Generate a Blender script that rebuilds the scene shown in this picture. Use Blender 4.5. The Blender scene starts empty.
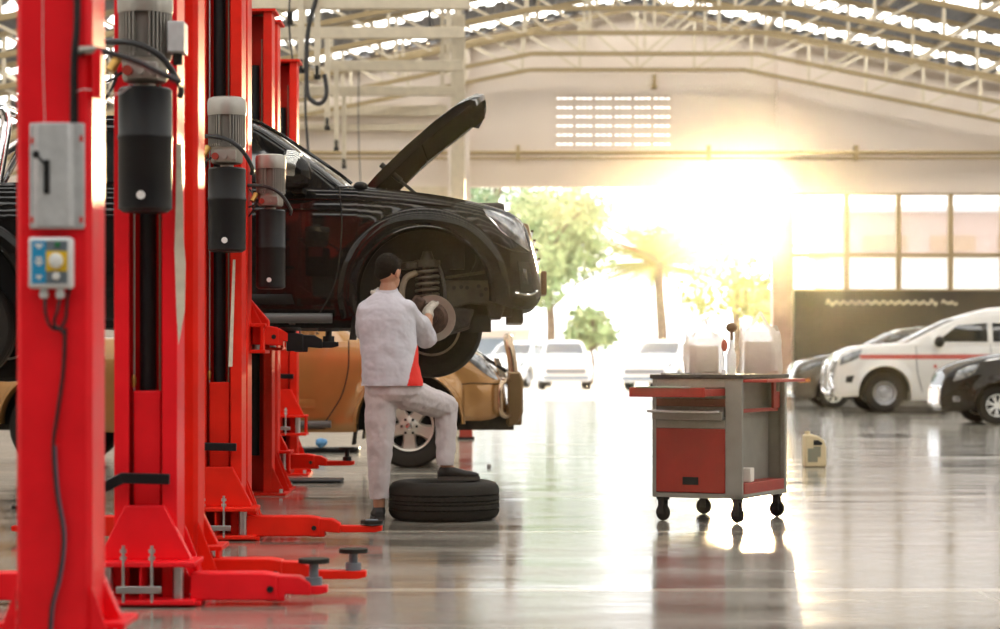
import bpy, bmesh, math, random
from mathutils import Vector, Matrix, noise
random.seed(7)
PI = math.pi
scn = bpy.context.scene
col = scn.collection
F = 2200.0; HOR = 358.0; CZ = 1.05
def P(px, py, Y): return Vector(((px-500)*Y/F, Y, CZ+(HOR-py)*Y/F))
def V(*a): return Vector(a)

# ------------------------------------------------------------ materials
MATS = {}
def mat(name, rgb, rough=.5, metal=0, coat=0, var=0, vscale=8, bump=0, bscale=60, rvar=0, emit=None, estr=0, trans=0, alpha=1, spec=.5, sss=0, stretch=None):
    if name in MATS: return MATS[name]
    m = bpy.data.materials.new(name); m.use_nodes = True; nt = m.node_tree
    b = nt.nodes['Principled BSDF']; L = nt.links.new
    b.inputs['Base Color'].default_value = (*rgb, 1)
    b.inputs['Roughness'].default_value = rough; b.inputs['Metallic'].default_value = metal
    b.inputs['Coat Weight'].default_value = coat; b.inputs['Coat Roughness'].default_value = .04
    b.inputs['Specular IOR Level'].default_value = spec
    b.inputs['Transmission Weight'].default_value = trans; b.inputs['Alpha'].default_value = alpha
    if emit: b.inputs['Emission Color'].default_value = (*emit, 1); b.inputs['Emission Strength'].default_value = estr
    tc = nt.nodes.new('ShaderNodeTexCoord')
    src = tc.outputs['Object']
    if stretch:
        mp = nt.nodes.new('ShaderNodeMapping'); mp.inputs['Scale'].default_value = stretch
        L(src, mp.inputs[0]); src = mp.outputs[0]
    if var or rvar:
        n = nt.nodes.new('ShaderNodeTexNoise'); n.inputs['Scale'].default_value = vscale; n.inputs['Detail'].default_value = 6
        L(src, n.inputs['Vector'])
        if var:
            r = nt.nodes.new('ShaderNodeValToRGB')
            r.color_ramp.elements[0].position = .3; r.color_ramp.elements[1].position = .7
            r.color_ramp.elements[0].color = (*[c*(1-var) for c in rgb], 1)
            r.color_ramp.elements[1].color = (*[min(1, c*(1+var*.6)) for c in rgb], 1)
            L(n.outputs['Fac'], r.inputs[0]); L(r.outputs[0], b.inputs['Base Color'])
        if rvar:
            mr = nt.nodes.new('ShaderNodeMapRange'); mr.inputs[1].default_value = .3; mr.inputs[2].default_value = .7
            mr.inputs[3].default_value = max(0, rough-rvar); mr.inputs[4].default_value = rough+rvar
            L(n.outputs['Fac'], mr.inputs[0]); L(mr.outputs[0], b.inputs['Roughness'])
    if bump:
        n2 = nt.nodes.new('ShaderNodeTexNoise'); n2.inputs['Scale'].default_value = bscale; n2.inputs['Detail'].default_value = 4
        L(src, n2.inputs['Vector'])
        bp = nt.nodes.new('ShaderNodeBump'); bp.inputs['Strength'].default_value = bump; bp.inputs['Distance'].default_value = .01
        L(n2.outputs['Fac'], bp.inputs['Height']); L(bp.outputs[0], b.inputs['Normal'])
    MATS[name] = m; return m

RED = mat('red_paint', (.95, .010, .020), .42, coat=.08, var=.12, vscale=5, rvar=.06, spec=.2)
REDD = mat('shaded_red_paint', (.80, .016, .004), .5, var=.16, vscale=5, spec=.2)  # the column red again, with the shade farther back put into its colour
BLK = mat('black_satin', (.006, .007, .009), .42, var=.2, spec=.3)
RUB = mat('rubber', (.018, .0155, .012), .72, var=.2, bump=.25, bscale=90, spec=.3)
HOSE = mat('hose_rubber', (.014, .014, .016), .38)
ALU = mat('cast_aluminium', (.44, .42, .38), .42, metal=.75, var=.12, bump=.15)
FIN = mat('motor_fin', (.2, .19, .17), .5, metal=.6, var=.1)
STEEL = mat('zinc_steel', (.55, .55, .56), .3, metal=.9, var=.15)
CHR = mat('chrome', (.85, .85, .86), .08, metal=1)
GREYB = mat('switch_box_grey', (.55, .56, .57), .45, var=.12, vscale=25)
LBOX = mat('light_grey_plastic', (.72, .73, .74), .4)
BLUE = mat('label_blue', (.02, .32, .62), .4)
DGREY = mat('panel_grey', (.16, .20, .24), .4)
YEL = mat('label_yellow', (.85, .55, .03), .4)
WHT = mat('white_plastic', (.85, .85, .83), .4)
GRN = mat('button_green', (.02, .25, .08), .35)
PAPER = mat('aged_paper', (.75, .68, .55), .8, var=.15, vscale=20)
BRASS = mat('brass_fitting', (.6, .36, .1), .3, metal=.9)
BPAINT = mat('black_car_paint', (.005, .0045, .004), .5, coat=.6, spec=.03)
BTRIM = mat('black_car_trim', (.007, .0068, .006), .5, spec=.3)
GLASS = mat('dark_car_glass', (.012, .014, .014), .03, spec=.9)
GPAINT = mat('gold_car_paint', (.40, .20, .055), .28, metal=.45, coat=1, var=.05)
GTRIM = mat('brown_toned_chrome', (.20, .12, .05), .22, metal=.6, coat=.5)
LAMP = mat('headlamp_glass', (.30, .31, .32), .12, metal=.5, coat=.8, var=.7, vscale=16)
ORG = mat('amber_lens', (.65, .2, .04), .15, coat=1)
WPAINT = mat('white_car_paint', (.80, .78, .74), .25, coat=1)
SPAINT = mat('silver_car_paint', (.11, .09, .065), .22, metal=.5, coat=1)
STRIPE = mat('red_stripe', (.55, .05, .02), .3, coat=.6)
DRK = mat('dark_recess', (.006, .0055, .005), .8)  # near-black; on holes, slots and arch insides it paints in the shade
UNDER = mat('underbody_steel', (.05, .041, .03), .55, metal=.3, var=.5, vscale=12, bump=.3)
DISC = mat('brake_disc_steel', (.48, .44, .38), .28, metal=.85, var=.1, vscale=30)
mat('dull_red', (.33, .03, .015), .5)
RUST = mat('rusty_hub', (.10, .055, .035), .6, metal=.3, var=.5, vscale=25, bump=.4)
ALLOY = mat('alloy_wheel', (.62, .58, .50), .3, metal=.6)
SKIN = mat('skin', (.50, .25, .15), .5, var=.08, bump=.05)
HAIR = mat('black_hair', (.006, .005, .004), .85, spec=.15, bump=.8, bscale=140)
SHIRT = mat('work_shirt_grey', (.60, .59, .64), .85, var=.05, vscale=6, bump=.25, bscale=18)
SHRED = mat('work_shirt_red', (.80, .025, .015), .8)
TROU = mat('work_trousers_grey', (.60, .545, .55), .85, var=.06, vscale=6, bump=.3, bscale=15)
SHOE = mat('black_canvas_shoe', (.014, .012, .011), .6, bump=.3)
SOLE = mat('shoe_sole', (.05, .045, .04), .6)
GLOVE = mat('work_glove', (.55, .50, .42), .85, var=.3, vscale=25, bump=.4)
CGREY = mat('cart_grey', (.27, .26, .225), .45, var=.1)
CRED = mat('cart_red', (.32, .012, .005), .4, var=.12)
CBLK = mat('cart_black', (.02, .018, .015), .5, var=.3)
BAG = mat('white_carrier_bag', (.80, .74, .66), .35, alpha=.6, bump=.5, bscale=14)
CARD = mat('carton_brown', (.30, .21, .12), .8)
JUG = mat('jug_beige', (.68, .56, .34), .4)
SILH = mat('dark_brown_plastic', (.14, .07, .02), .5)
TRUSS = mat('cream_steel_paint', (.66, .58, .44), .5, var=.1)
CHORD = mat('shaded_chord_steel', (.36, .27, .14), .5, var=.1)  # chords darkened so the cream web bars read as sunlit
WALLM = mat('cream_wall', (.80, .71, .63), .85, var=.05, vscale=.6, bump=.1, bscale=8)
PIPE = mat('tan_pipe_paint', (.40, .30, .15), .5)
PANEL = mat('dark_wall_panel', (.055, .042, .026), .6, var=.25, vscale=1.2)
JAMB = mat('pinkish_jamb', (.45, .30, .22), .7, var=.1)
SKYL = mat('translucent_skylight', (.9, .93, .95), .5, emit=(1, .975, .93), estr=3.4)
LEAF = mat('leaf_green', (.34, .44, .20), .6, var=.4, vscale=1.5)
LEAFD = mat('leaf_deep_green', (.22, .34, .18), .6, var=.4, vscale=1.5)
PALMM = mat('palm_leaf', (.36, .38, .10), .55, var=.4, vscale=1.5)
PALMD = mat('dry_palm_leaf', (.45, .26, .10), .7, var=.3)
BARK = mat('bark', (.20, .14, .09), .9, var=.4, bump=.5)
PINKW = mat('pink_render_wall', (.52, .36, .30), .8, var=.08)
GWALL = mat('house_wall', (.75, .62, .52), .8)
GROOF = mat('house_roof', (.62, .60, .62), .6)
CREAMT = mat('hose_strap_tan', (.22, .17, .11), .6)

# ------------------------------------------------------------ mesh builder
class MB:
    def __init__(s): s.v = []; s.f = []; s.m = []; s.cur = 0; s.M = None
    def add(s, vs, fs):
        o = len(s.v)
        for p in vs:
            p = Vector(p)
            s.v.append(s.M @ p if s.M else p)
        for f in fs: s.f.append([i+o for i in f]); s.m.append(s.cur)
        return s
    def box(s, c, d, R=None, taper=None):
        hx, hy, hz = d[0]/2, d[1]/2, d[2]/2; vs = []
        for z in (-1, 1):
            k = taper if (taper and z > 0) else 1
            for x, y in ((-1, -1), (1, -1), (1, 1), (-1, 1)):
                p = Vector((x*hx*k, y*hy*k, z*hz))
                if R: p = R @ p
                vs.append(p+Vector(c))
        return s.add(vs, [(3, 2, 1, 0), (4, 5, 6, 7), (0, 1, 5, 4), (1, 2, 6, 5), (2, 3, 7, 6), (3, 0, 4, 7)])
    def b2(s, a, b):
        a = Vector(a); b = Vector(b); d = b-a
        return s.box((a+b)/2, (abs(d.x), abs(d.y), abs(d.z)))
    def beam(s, a, b, w, h=None, up=None):
        a = Vector(a); b = Vector(b); h = h or w; d = (b-a).normalized()
        u = Vector(up) if up else (Vector((0, 1, 0)) if abs(d.z) > .9 else Vector((0, 0, 1)))
        x = d.cross(u).normalized(); y = x.cross(d)
        vs = []
        for p in (a, b):
            for i, j in ((-1, -1), (1, -1), (1, 1), (-1, 1)): vs.append(p+x*i*w/2+y*j*h/2)
        return s.add(vs, [(0, 3, 2, 1)[::-1], (4, 5, 6, 7)[::-1], (0, 1, 5, 4)[::-1], (1, 2, 6, 5)[::-1], (2, 3, 7, 6)[::-1], (3, 0, 4, 7)[::-1]])
    def rings(s, R, closed=True, caps=True):
        n = len(R[0]); vs = [p for r in R for p in r]; fs = []
        for i in range(len(R)-1):
            for j in range(n if closed else n-1):
                k = (j+1) % n
                fs.append((i*n+j, i*n+k, (i+1)*n+k, (i+1)*n+j))
        if caps and closed:
            fs.append(tuple(range(n))[::-1]); fs.append(tuple(range((len(R)-1)*n, len(R)*n)))
        return s.add(vs, fs)
    def cyl(s, a, b, r0, r1=None, n=16):
        a = Vector(a); b = Vector(b); r1 = r0 if r1 is None else r1
        d = (b-a).normalized(); u = Vector((0, 0, 1)) if abs(d.z) < .9 else Vector((1, 0, 0))
        x = u.cross(d).normalized(); y = d.cross(x)
        c = [(math.cos(2*PI*i/n), math.sin(2*PI*i/n)) for i in range(n)]
        return s.rings([[a+(x*q[0]+y*q[1])*r0 for q in c], [b+(x*q[0]+y*q[1])*r1 for q in c]])
    def tube(s, path, r, n=8, smooth=0, closed=False):
        path = [Vector(p) for p in path]
        if smooth: path = catmull(path, smooth)
        rr = r if isinstance(r, (list, tuple)) else None
        R = []; d = (path[1]-path[0]).normalized()
        u = Vector((0, 0, 1)) if abs(d.z) < .9 else Vector((1, 0, 0)); x = u.cross(d).normalized()
        for i, p in enumerate(path):
            a = path[max(0, i-1)]; b = path[min(len(path)-1, i+1)]
            d = (b-a).normalized(); x = (x-d*x.dot(d)).normalized(); y = d.cross(x)
            q = r if not rr else rr[0]+(rr[1]-rr[0])*i/(len(path)-1)
            R.append([p+(x*math.cos(2*PI*k/n)+y*math.sin(2*PI*k/n))*q for k in range(n)])
        return s.rings(R)
    def lathe(s, prof, c=(0, 0, 0), axis='z', n=32, mod=None):
        c = Vector(c); R = []
        for k in range(n):
            a = 2*PI*k/n; r_ = []
            for i, (r, h) in enumerate(prof):
                if mod: r = mod(k, i, r)
                u, w = r*math.cos(a), r*math.sin(a)
                r_.append(c+(Vector((u, w, h)) if axis == 'z' else Vector((u, h, w)) if axis == 'y' else Vector((h, u, w))))
            R.append(r_)
        m = len(prof); vs = [p for r in R for p in r]; fs = []
        for k in range(n):
            l = (k+1) % n
            for i in range(m-1): fs.append((k*m+i, l*m+i, l*m+i+1, k*m+i+1))
        return s.add(vs, fs)
    def prism(s, poly, a, b, plane='xz'):
        def mk(p, t): return (p[0], t, p[1]) if plane == 'xz' else (p[0], p[1], t) if plane == 'xy' else (t, p[0], p[1])
        n = len(poly); vs = [mk(p, a) for p in poly]+[mk(p, b) for p in poly]
        fs = [tuple(range(n)), tuple(range(n, 2*n))[::-1]]+[(i, i+n, (i+1) % n+n, (i+1) % n) for i in range(n)]
        return s.add(vs, fs)
    def capsule(s, p0, r0, p1, r1, n=12):
        p0 = Vector(p0); p1 = Vector(p1); d = p1-p0
        if d.length < 1e-6: d = Vector((0, 0, 1e-3))
        d.normalize(); u = Vector((0, 0, 1)) if abs(d.z) < .9 else Vector((1, 0, 0))
        x = u.cross(d).normalized(); y = d.cross(x); R = []
        for t in (-.98, -.8, -.45, 0): R.append((p0+d*r0*t, r0*math.sqrt(1-t*t)))
        for t in (0, .45, .8, .98): R.append((p1+d*r1*t, r1*math.sqrt(1-t*t)))
        return s.rings([[c+(x*math.cos(2*PI*k/n)+y*math.sin(2*PI*k/n))*r for k in range(n)] for c, r in R])
    def ell(s, c, r, R=None, n=16):
        c = Vector(c); rg = []
        for i in range(1, n//2+2):
            t = -PI/2+PI*(i-.5)/(n//2+1)
            ring = []
            for k in range(n):
                p = Vector((r[0]*math.cos(t)*math.cos(2*PI*k/n), r[1]*math.cos(t)*math.sin(2*PI*k/n), r[2]*math.sin(t)))
                ring.append(c+(R @ p if R else p))
            rg.append(ring)
        return s.rings(rg)
    def loft(s, secs, n=20, pw=1.0):
        # secs: (centre, half-extent vector u, half-extent vector v)
        R = []
        for c, u, v in secs:
            c = Vector(c); u = Vector(u); v = Vector(v); ring = []
            for k in range(n):
                a = 2*PI*k/n; ca, sa = math.cos(a), math.sin(a)
                ca = math.copysign(abs(ca)**pw, ca); sa = math.copysign(abs(sa)**pw, sa)
                ring.append(c+u*ca+v*sa)
            R.append(ring)
        return s.rings(R)
    def build(s, name, m, parent=None, bevel=0, ang=35, flat=False, fix=True):
        me = bpy.data.meshes.new(name); me.from_pydata([tuple(p) for p in s.v], [], s.f)
        ms = m if isinstance(m, (list, tuple)) else [m]
        for q in ms: me.materials.append(q)
        if len(ms) > 1: me.polygons.foreach_set('material_index', s.m)
        if fix:
            bm = bmesh.new(); bm.from_mesh(me)
            bmesh.ops.recalc_face_normals(bm, faces=bm.faces); bm.to_mesh(me); bm.free()
        if not flat:
            me.shade_smooth(); me.set_sharp_from_angle(angle=math.radians(ang))
        o = bpy.data.objects.new(name, me); col.objects.link(o)
        if parent: o.parent = parent
        if bevel:
            b = o.modifiers.new('b', 'BEVEL'); b.width = bevel; b.segments = 2; b.limit_method = 'ANGLE'; b.angle_limit = math.radians(40)
        return o
def catmull(pts, k):
    out = []
    for i in range(len(pts)-1):
        p0 = pts[max(0, i-1)]; p1 = pts[i]; p2 = pts[i+1]; p3 = pts[min(len(pts)-1, i+2)]
        for j in range(k):
            t = j/k
            out.append(.5*((2*p1)+(p2-p0)*t+(2*p0-5*p1+4*p2-p3)*t*t+(3*p1-p0-3*p2+p3)*t**3))
    out.append(pts[-1]); return out
def interp(pts, x):
    if x <= pts[0][0]: return pts[0][1]
    if x >= pts[-1][0]: return pts[-1][1]
    for i in range(len(pts)-1):
        a, b = pts[i], pts[i+1]
        if a[0] <= x <= b[0]:
            def sl(j):
                if j <= 0 or j >= len(pts)-1:
                    j0 = 0 if j <= 0 else len(pts)-2
                    return (pts[j0+1][1]-pts[j0][1])/(pts[j0+1][0]-pts[j0][0])
                d0 = (pts[j][1]-pts[j-1][1])/(pts[j][0]-pts[j-1][0]); d1 = (pts[j+1][1]-pts[j][1])/(pts[j+1][0]-pts[j][0])
                return 0 if d0*d1 <= 0 else 2*d0*d1/(d0+d1)
            h = b[0]-a[0]; t = (x-a[0])/h; m0, m1 = sl(i)*h, sl(i+1)*h
            return (2*t**3-3*t*t+1)*a[1]+(t**3-2*t*t+t)*m0+(-2*t**3+3*t*t)*b[1]+(t**3-t*t)*m1
def tag(o, label=None, cat=None, group=None, kind=None):
    if label: o['label'] = label
    if cat: o['category'] = cat
    if group: o['group'] = group
    if kind: o['kind'] = kind
    return o
def thing(name, label, cat, loc=(0, 0, 0), rz=0, group=None):
    o = bpy.data.objects.new(name, None); col.objects.link(o); o.empty_display_size = .1
    o.location = loc; o.rotation_euler = (0, 0, rz)
    return tag(o, label, cat, group)
def struct(name, mb, m, label, **k):
    return tag(mb.build(name, m, **k), label, None, None, 'structure')
def remesh(mb, name, m, parent, voxel, smooth=4, disp=None):
    o = mb.build(name, m, parent, fix=True)
    r = o.modifiers.new('r', 'REMESH'); r.mode = 'VOXEL'; r.voxel_size = voxel; r.use_smooth_shade = True
    s = o.modifiers.new('s', 'SMOOTH'); s.iterations = smooth; s.factor = .6
    if disp:
        tx = bpy.data.textures.new('wr', 'CLOUDS'); tx.noise_scale = disp[0]
        d = o.modifiers.new('d', 'DISPLACE'); d.texture = tx; d.strength = disp[1]; d.mid_level = .5
    bpy.context.view_layer.update()
    dg = bpy.context.evaluated_depsgraph_get()
    me = bpy.data.meshes.new_from_object(o.evaluated_get(dg), depsgraph=dg)
    o.modifiers.clear(); old = o.data; o.data = me
    if not me.materials:
        for q in old.materials: me.materials.append(q)
    me.shade_smooth(); return o

# ------------------------------------------------------------ camera, world, light
cam = bpy.data.cameras.new('camera'); co = bpy.data.objects.new('camera', cam); col.objects.link(co)
co.location = (0, 0, CZ); co.rotation_euler = (PI/2, 0, 0)
cam.sensor_width = 36; cam.lens = F/1000*36; cam.shift_y = (HOR-314.5)/1000; cam.clip_end = 400; cam.clip_start = .05
cam.dof.use_dof = True; cam.dof.focus_distance = 13.6; cam.dof.aperture_fstop = 2.6
scn.camera = co
w = bpy.data.worlds.new('sky'); scn.world = w; w.use_nodes = True
bg = w.node_tree.nodes['Background']; bg.inputs[0].default_value = (.96, .98, 1, 1); bg.inputs[1].default_value = 2.6
sun = bpy.data.lights.new('sun', 'SUN'); so = bpy.data.objects.new('sun', sun); col.objects.link(so)
sun.energy = 7; sun.color = (1, .74, .40); sun.angle = math.radians(1.5)
sd = Vector(((752-500)/F, 1, (358-212)/F)).normalized()       # towards the sun, low beyond the open doorway
so.rotation_euler = sd.to_track_quat('Z', 'Y').to_euler()
vs = scn.view_settings
scn.display_settings.display_device = 'sRGB'
vs.view_transform = 'Standard'; vs.look = 'None'; vs.gamma = 1; vs.use_curve_mapping = False; vs.exposure = .3
scn.cycles.use_denoising = True
scn.cycles.max_bounces = 8; scn.cycles.sample_clamp_indirect = 6; scn.cycles.caustics_reflective = False; scn.cycles.caustics_refractive = False

# ------------------------------------------------------------ setting
WY = 55.0; S = WY/F                    # back wall distance
def wx(px): return (px-500)*S
def wz(py): return CZ+(HOR-py)*S
XL, XR, XC = -14.0, 20.8, 3.4
def roofz(x): return 9.93-.2*abs(x-XC)
def floor_mat():
    m = bpy.data.materials.new('polished_floor'); m.use_nodes = True; nt = m.node_tree; L = nt.links.new
    b = nt.nodes['Principled BSDF']; tc = nt.nodes.new('ShaderNodeTexCoord')
    def N(t): return nt.nodes.new(t)
    def math_(op, a, c=None, d=None):
        n = N('ShaderNodeMath'); n.operation = op
        for i, x in enumerate((a, c, d)):
            if x is None: continue
            if isinstance(x, (int, float)): n.inputs[i].default_value = x
            else: L(x, n.inputs[i])
        return n.outputs[0]
    mp = N('ShaderNodeMapping'); mp.inputs['Scale'].default_value = (.35, 1.6, 1); L(tc.outputs['Object'], mp.inputs[0])
    n1 = N('ShaderNodeTexNoise'); n1.inputs['Scale'].default_value = .9; n1.inputs['Detail'].default_value = 8; n1.inputs['Roughness'].default_value = .65
    L(mp.outputs[0], n1.inputs['Vector'])
    n2 = N('ShaderNodeTexNoise'); n2.inputs['Scale'].default_value = 9; n2.inputs['Detail'].default_value = 6
    L(tc.outputs['Object'], n2.inputs['Vector'])
    r = N('ShaderNodeValToRGB'); e = r.color_ramp.elements
    e[0].position = .33; e[0].color = (.15, .130, .10, 1); e[1].position = .62; e[1].color = (.36, .335, .285, 1)
    L(n1.outputs['Fac'], r.inputs[0])
    sep = N('ShaderNodeSeparateXYZ'); L(tc.outputs['Object'], sep.inputs[0])
    fr = math_('FRACT', math_('DIVIDE', math_('SUBTRACT', sep.outputs[1], 9.96-1.675), 3.35))
    ln = math_('LESS_THAN', math_('ABSOLUTE', math_('SUBTRACT', fr, .5)), .02)
    fx = math_('FRACT', math_('DIVIDE', math_('SUBTRACT', sep.outputs[0], .35), 3.6))
    lx = math_('LESS_THAN', math_('ABSOLUTE', math_('SUBTRACT', fx, .5)), .003)
    mk = math_('MULTIPLY', math_('MAXIMUM', ln, math_('MULTIPLY', lx, .3)), math_('ADD', math_('MULTIPLY', n2.outputs['Fac'], .6), .45))
    mx = N('ShaderNodeMix'); mx.data_type = 'RGBA'; L(mk, mx.inputs[0]); L(r.outputs[0], mx.inputs[6]); mx.inputs[7].default_value = (.68, .62, .50, 1)
    L(mx.outputs[2], b.inputs['Base Color'])
    mr = N('ShaderNodeMapRange'); mr.inputs[1].default_value = .3; mr.inputs[2].default_value = .7; mr.inputs[3].default_value = .06; mr.inputs[4].default_value = .22
    L(n1.outputs['Fac'], mr.inputs[0]); L(mr.outputs[0], b.inputs['Roughness'])
    b.inputs['Specular IOR Level'].default_value = .6; b.inputs['Coat Weight'].default_value = .12; b.inputs['Coat Roughness'].default_value = .12
    mp3 = N('ShaderNodeMapping'); mp3.inputs['Scale'].default_value = (.5, 1.5, 1); L(tc.outputs['Object'], mp3.inputs[0])
    n3 = N('ShaderNodeTexNoise'); n3.inputs['Scale'].default_value = 1.6; n3.inputs['Detail'].default_value = 3; L(mp3.outputs[0], n3.inputs['Vector'])
    bp = N('ShaderNodeBump'); bp.inputs['Strength'].default_value = .35; bp.inputs['Distance'].default_value = .012
    L(n3.outputs['Fac'], bp.inputs['Height']); L(bp.outputs[0], b.inputs['Normal'])
    return m
FLOOR = floor_mat()
struct('floor', MB().b2((XL, -6, -.2), (XR, WY+.2, 0)), FLOOR, 'glossy grey polished concrete workshop floor with pale joint lines')
struct('ground', MB().b2((-90, WY+.2, -.2), (90, 170, -.01)), mat('sunlit_yard', (.62, .60, .57), .8, var=.1, vscale=.5), 'pale sunlit concrete yard outside the doorway')
# back wall pieces around the doorway, window band and vent
dx0, dx1, dz = wx(470), wx(772), wz(187)
vx0, vx1, vz0, vz1 = wx(555), wx(672), wz(150), wz(95)
wx0, wx1, wz0, wz1 = wx(791), wx(1060), wz(291), wz(193)
mb = MB()
def slab(x0, x1, z0, z1): mb.b2((x0, WY, z0), (x1, WY+.2, z1))
slab(XL, dx0, 0, dz); slab(XL, vx0, dz, vz1); slab(vx0, vx1, dz, vz0); slab(vx1, wx0, dz, vz1); slab(dx1, wx0, 0, dz)
slab(wx0, XR, 0, wz0); slab(wx1, XR, wz0, wz1); slab(wx0, XR, wz1, vz1)
gp = [(XL, vz1), (XR, vz1), (XR, max(vz1, roofz(XR))), (XC, roofz(XC)), (XL, max(vz1, roofz(XL)))]
mb2 = MB()
# gable
eL = XC-(9.93-vz1)/.2; eR = XC+(9.93-vz1)/.2
mb.prism([(max(XL, eL), vz1), (min(XR, eR), vz1), (XC, 9.93)], WY, WY+.2)
struct('wall_back', mb, WALLM, 'cream back wall with a large open doorway')
struct('wall_left', MB().b2((XL-.2, -6, 0), (XL, WY+.2, 6.45)), WALLM, 'cream left side wall')
struct('wall_front', MB().b2((XL, -6.2, 0), (XR, -6, 9.9)), mat('dark_unseen_wall', (.10, .085, .07), .8, var=.2, vscale=.5), 'dark unseen front wall added behind the viewer')  # unseen wall, added to cut sky light and keep reflections dark
struct('wall_right', MB().b2((XR, -6, 0), (XR+.2, WY+.2, 6.45)), WALLM, 'cream right side wall')
# vent lattice
mb = MB()
nr, nc = 6, 6
for i in range(nr+1):
    z = vz0+(vz1-vz0)*i/nr; mb.b2((vx0, WY+.03, z-.055 if i else z), (vx1, WY+.17, z+.055 if i < nr else z))
    if i < nr: mb.b2((vx0, WY+.06, z+.055), (vx1, WY+.10, z+.135))
for j in range(nc*3+1):
    x = vx0+(vx1-vx0)*j/(nc*3); wd = .045 if j % 3 == 0 else .018
    mb.b2((x-wd, WY+.04, vz0), (x+wd, WY+.16, vz1))
struct('window_1', mb, WALLM, 'cream vent block lattice high in the back wall')
# window band
mb = MB()
for px in (791, 847, 899, 951, 1003, 1055): mb.b2((wx(px)-.06, WY+.02, wz0), (wx(px)+.06, WY+.16, wz1))
for z in (wz0, wz(255), wz1): mb.b2((wx0, WY+.04, z-.05), (wx1, WY+.14, z+.05))
wb = struct('window_2', mb, PIPE, 'band of tan framed windows right of the doorway')
gl = mat('window_glass', (.9, .9, .9), .05, alpha=.25)
for a, b in ((791, 847), (847, 899), (899, 951), (951, 1003), (1003, 1055)):
    MB().b2((wx(a)+.06, WY+.085, wz0+.05), (wx(b)-.06, WY+.095, wz1-.05)).build('pane', gl, wb)
# trim
struct('trim_1', MB().b2((wx(448), WY-.3, 0), (dx0, WY, roofz(wx(460))-.1)), WALLM, 'cream pilaster left of the doorway')
struct('trim_2', MB().b2((wx(776), WY-.12, dz+.3), (wx(795), WY, 8.9)), WALLM, 'cream pilaster above the right of the doorway')
struct('trim_3', MB().b2((dx1, WY-.18, 0), (wx(791), WY, dz)), JAMB, 'pinkish brown jamb at the right of the doorway')
mb = MB(); mb.b2((wx(794), WY-.12, 0), (XR, WY-.01, wz0)); struct('trim_4', mb, PANEL, 'dark brown wall panel below the window band', bevel=.01)
lt = thing('painted_lettering', 'row of worn white painted marks on the dark wall panel', 'lettering', (wx(886), WY-.12, wz(303)))
rnd = random.Random(3); LM = mat('worn_white_paint', (.72, .66, .52), .7)      # weathered, unreadable in the photo
for px in (826, 834, 841, 849, 857, 865, 873, 881, 889, 897, 905, 913, 921, 929, 941, 949):
    b = MB(); a = wx(px)-wx(886); hgt = .17 if px in (826, 929) else .10; dz_ = 0 if px < 935 else .05*rnd.uniform(-1, 1)
    b.tube([(a, 0, dz_-hgt*.4*rnd.uniform(.4, 1)), (a+.03, 0, dz_+hgt*.5), (a+.09, 0, dz_+hgt*.1*rnd.uniform(-1, 1)), (a+.14, 0, dz_-hgt*.4), (a+.17, 0, dz_+hgt*.3*rnd.random())], .028, n=6, smooth=3)
    b.build('letter_mark', LM, lt)
mb = MB(); mb.cyl((XL, WY-.2, wz(153.5)), (XR, WY-.2, wz(153.5)), .055, n=10)
mb.cyl((XL, WY-.2, wz(159)), (XR, WY-.2, wz(159)), .035, n=8)
for px in (300, 518, 708, 855): mb.b2((wx(px)-.05, WY-.26, wz(161)), (wx(px)+.05, WY, wz(146)))
tag(mb.build('wall_pipe', PIPE), 'long tan pipe run on brackets across the back wall above the doorway', 'pipe')
mb = MB(); mb.b2((XL, WY-.14, wz(128)-.08), (dx0-.5, WY, wz(128)+.08)); mb.b2((XL, WY-.14, wz(110)-.16), (wx(448), WY, wz(110)+.1)); mb.b2((XL, WY-.1, dz-.25), (wx(448), WY, dz))
struct('trim_5', mb, TRUSS, 'cream ledges across the back wall left of the pilaster')
mb = MB(); mb.cyl((wx(654), WY-.1, wz(75)), (wx(654), WY-.1, wz(86)), .05); mb.ell((wx(654), WY-.1, wz(87)), (.09, .09, .07))
tag(mb.build('wall_lamp', PIPE), 'small tan lamp hanging on the back wall above the vent blocks', 'lamp')
# roof sheets: corrugated steel with lit translucent strips, open at the camera end
mb = MB(); sk = []
pitch = .42; n = int((XR+1-(XL-1))/pitch)
xs = []; x = XL-1
while x < XR+1:
    xs += [(x, 0), (x+.16, 0), (x+.21, .06), (x+.37, .06)]; x += pitch
xs = sorted(xs+[(XC, .03)])
rows = [-6, WY+1.2]
ys = []
y = -6.0
strip_w = {3: 1.0}
def skyl(k): return k % 2 == 1
bands = []; y = -6.0; k = 0
while y < WY+1.2:
    h = .95 if k % 2 else 2.4
    bands.append((y, min(y+h, WY+1.2), k % 2)); y += h; k += 1
RM = mat('grey_roof_sheet', (.20, .22, .26), .5, metal=.3, var=.1)
rf = MB(); sl = MB()
for (a, b, t) in bands:
    m_ = sl if t else rf
    m_.rings([[Vector((x, a, roofz(x)+h)) for x, h in xs], [Vector((x, b, roofz(x)+h)) for x, h in xs]], closed=False)
struct('ceiling', rf, RM, 'grey corrugated steel roof sheets of the workshop', fix=False)
struct('window_3', sl, SKYL, 'bright translucent skylight strips in the workshop roof', fix=False)
mb = MB()
for x in [XL+1.6+i*1.9 for i in range(18)]: mb.b2((x-.04, 25, roofz(x)-.14), (x+.04, WY+.9, roofz(x)-.02))
struct('trim_6', mb, TRUSS, 'cream roof purlins running towards the back wall')
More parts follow.
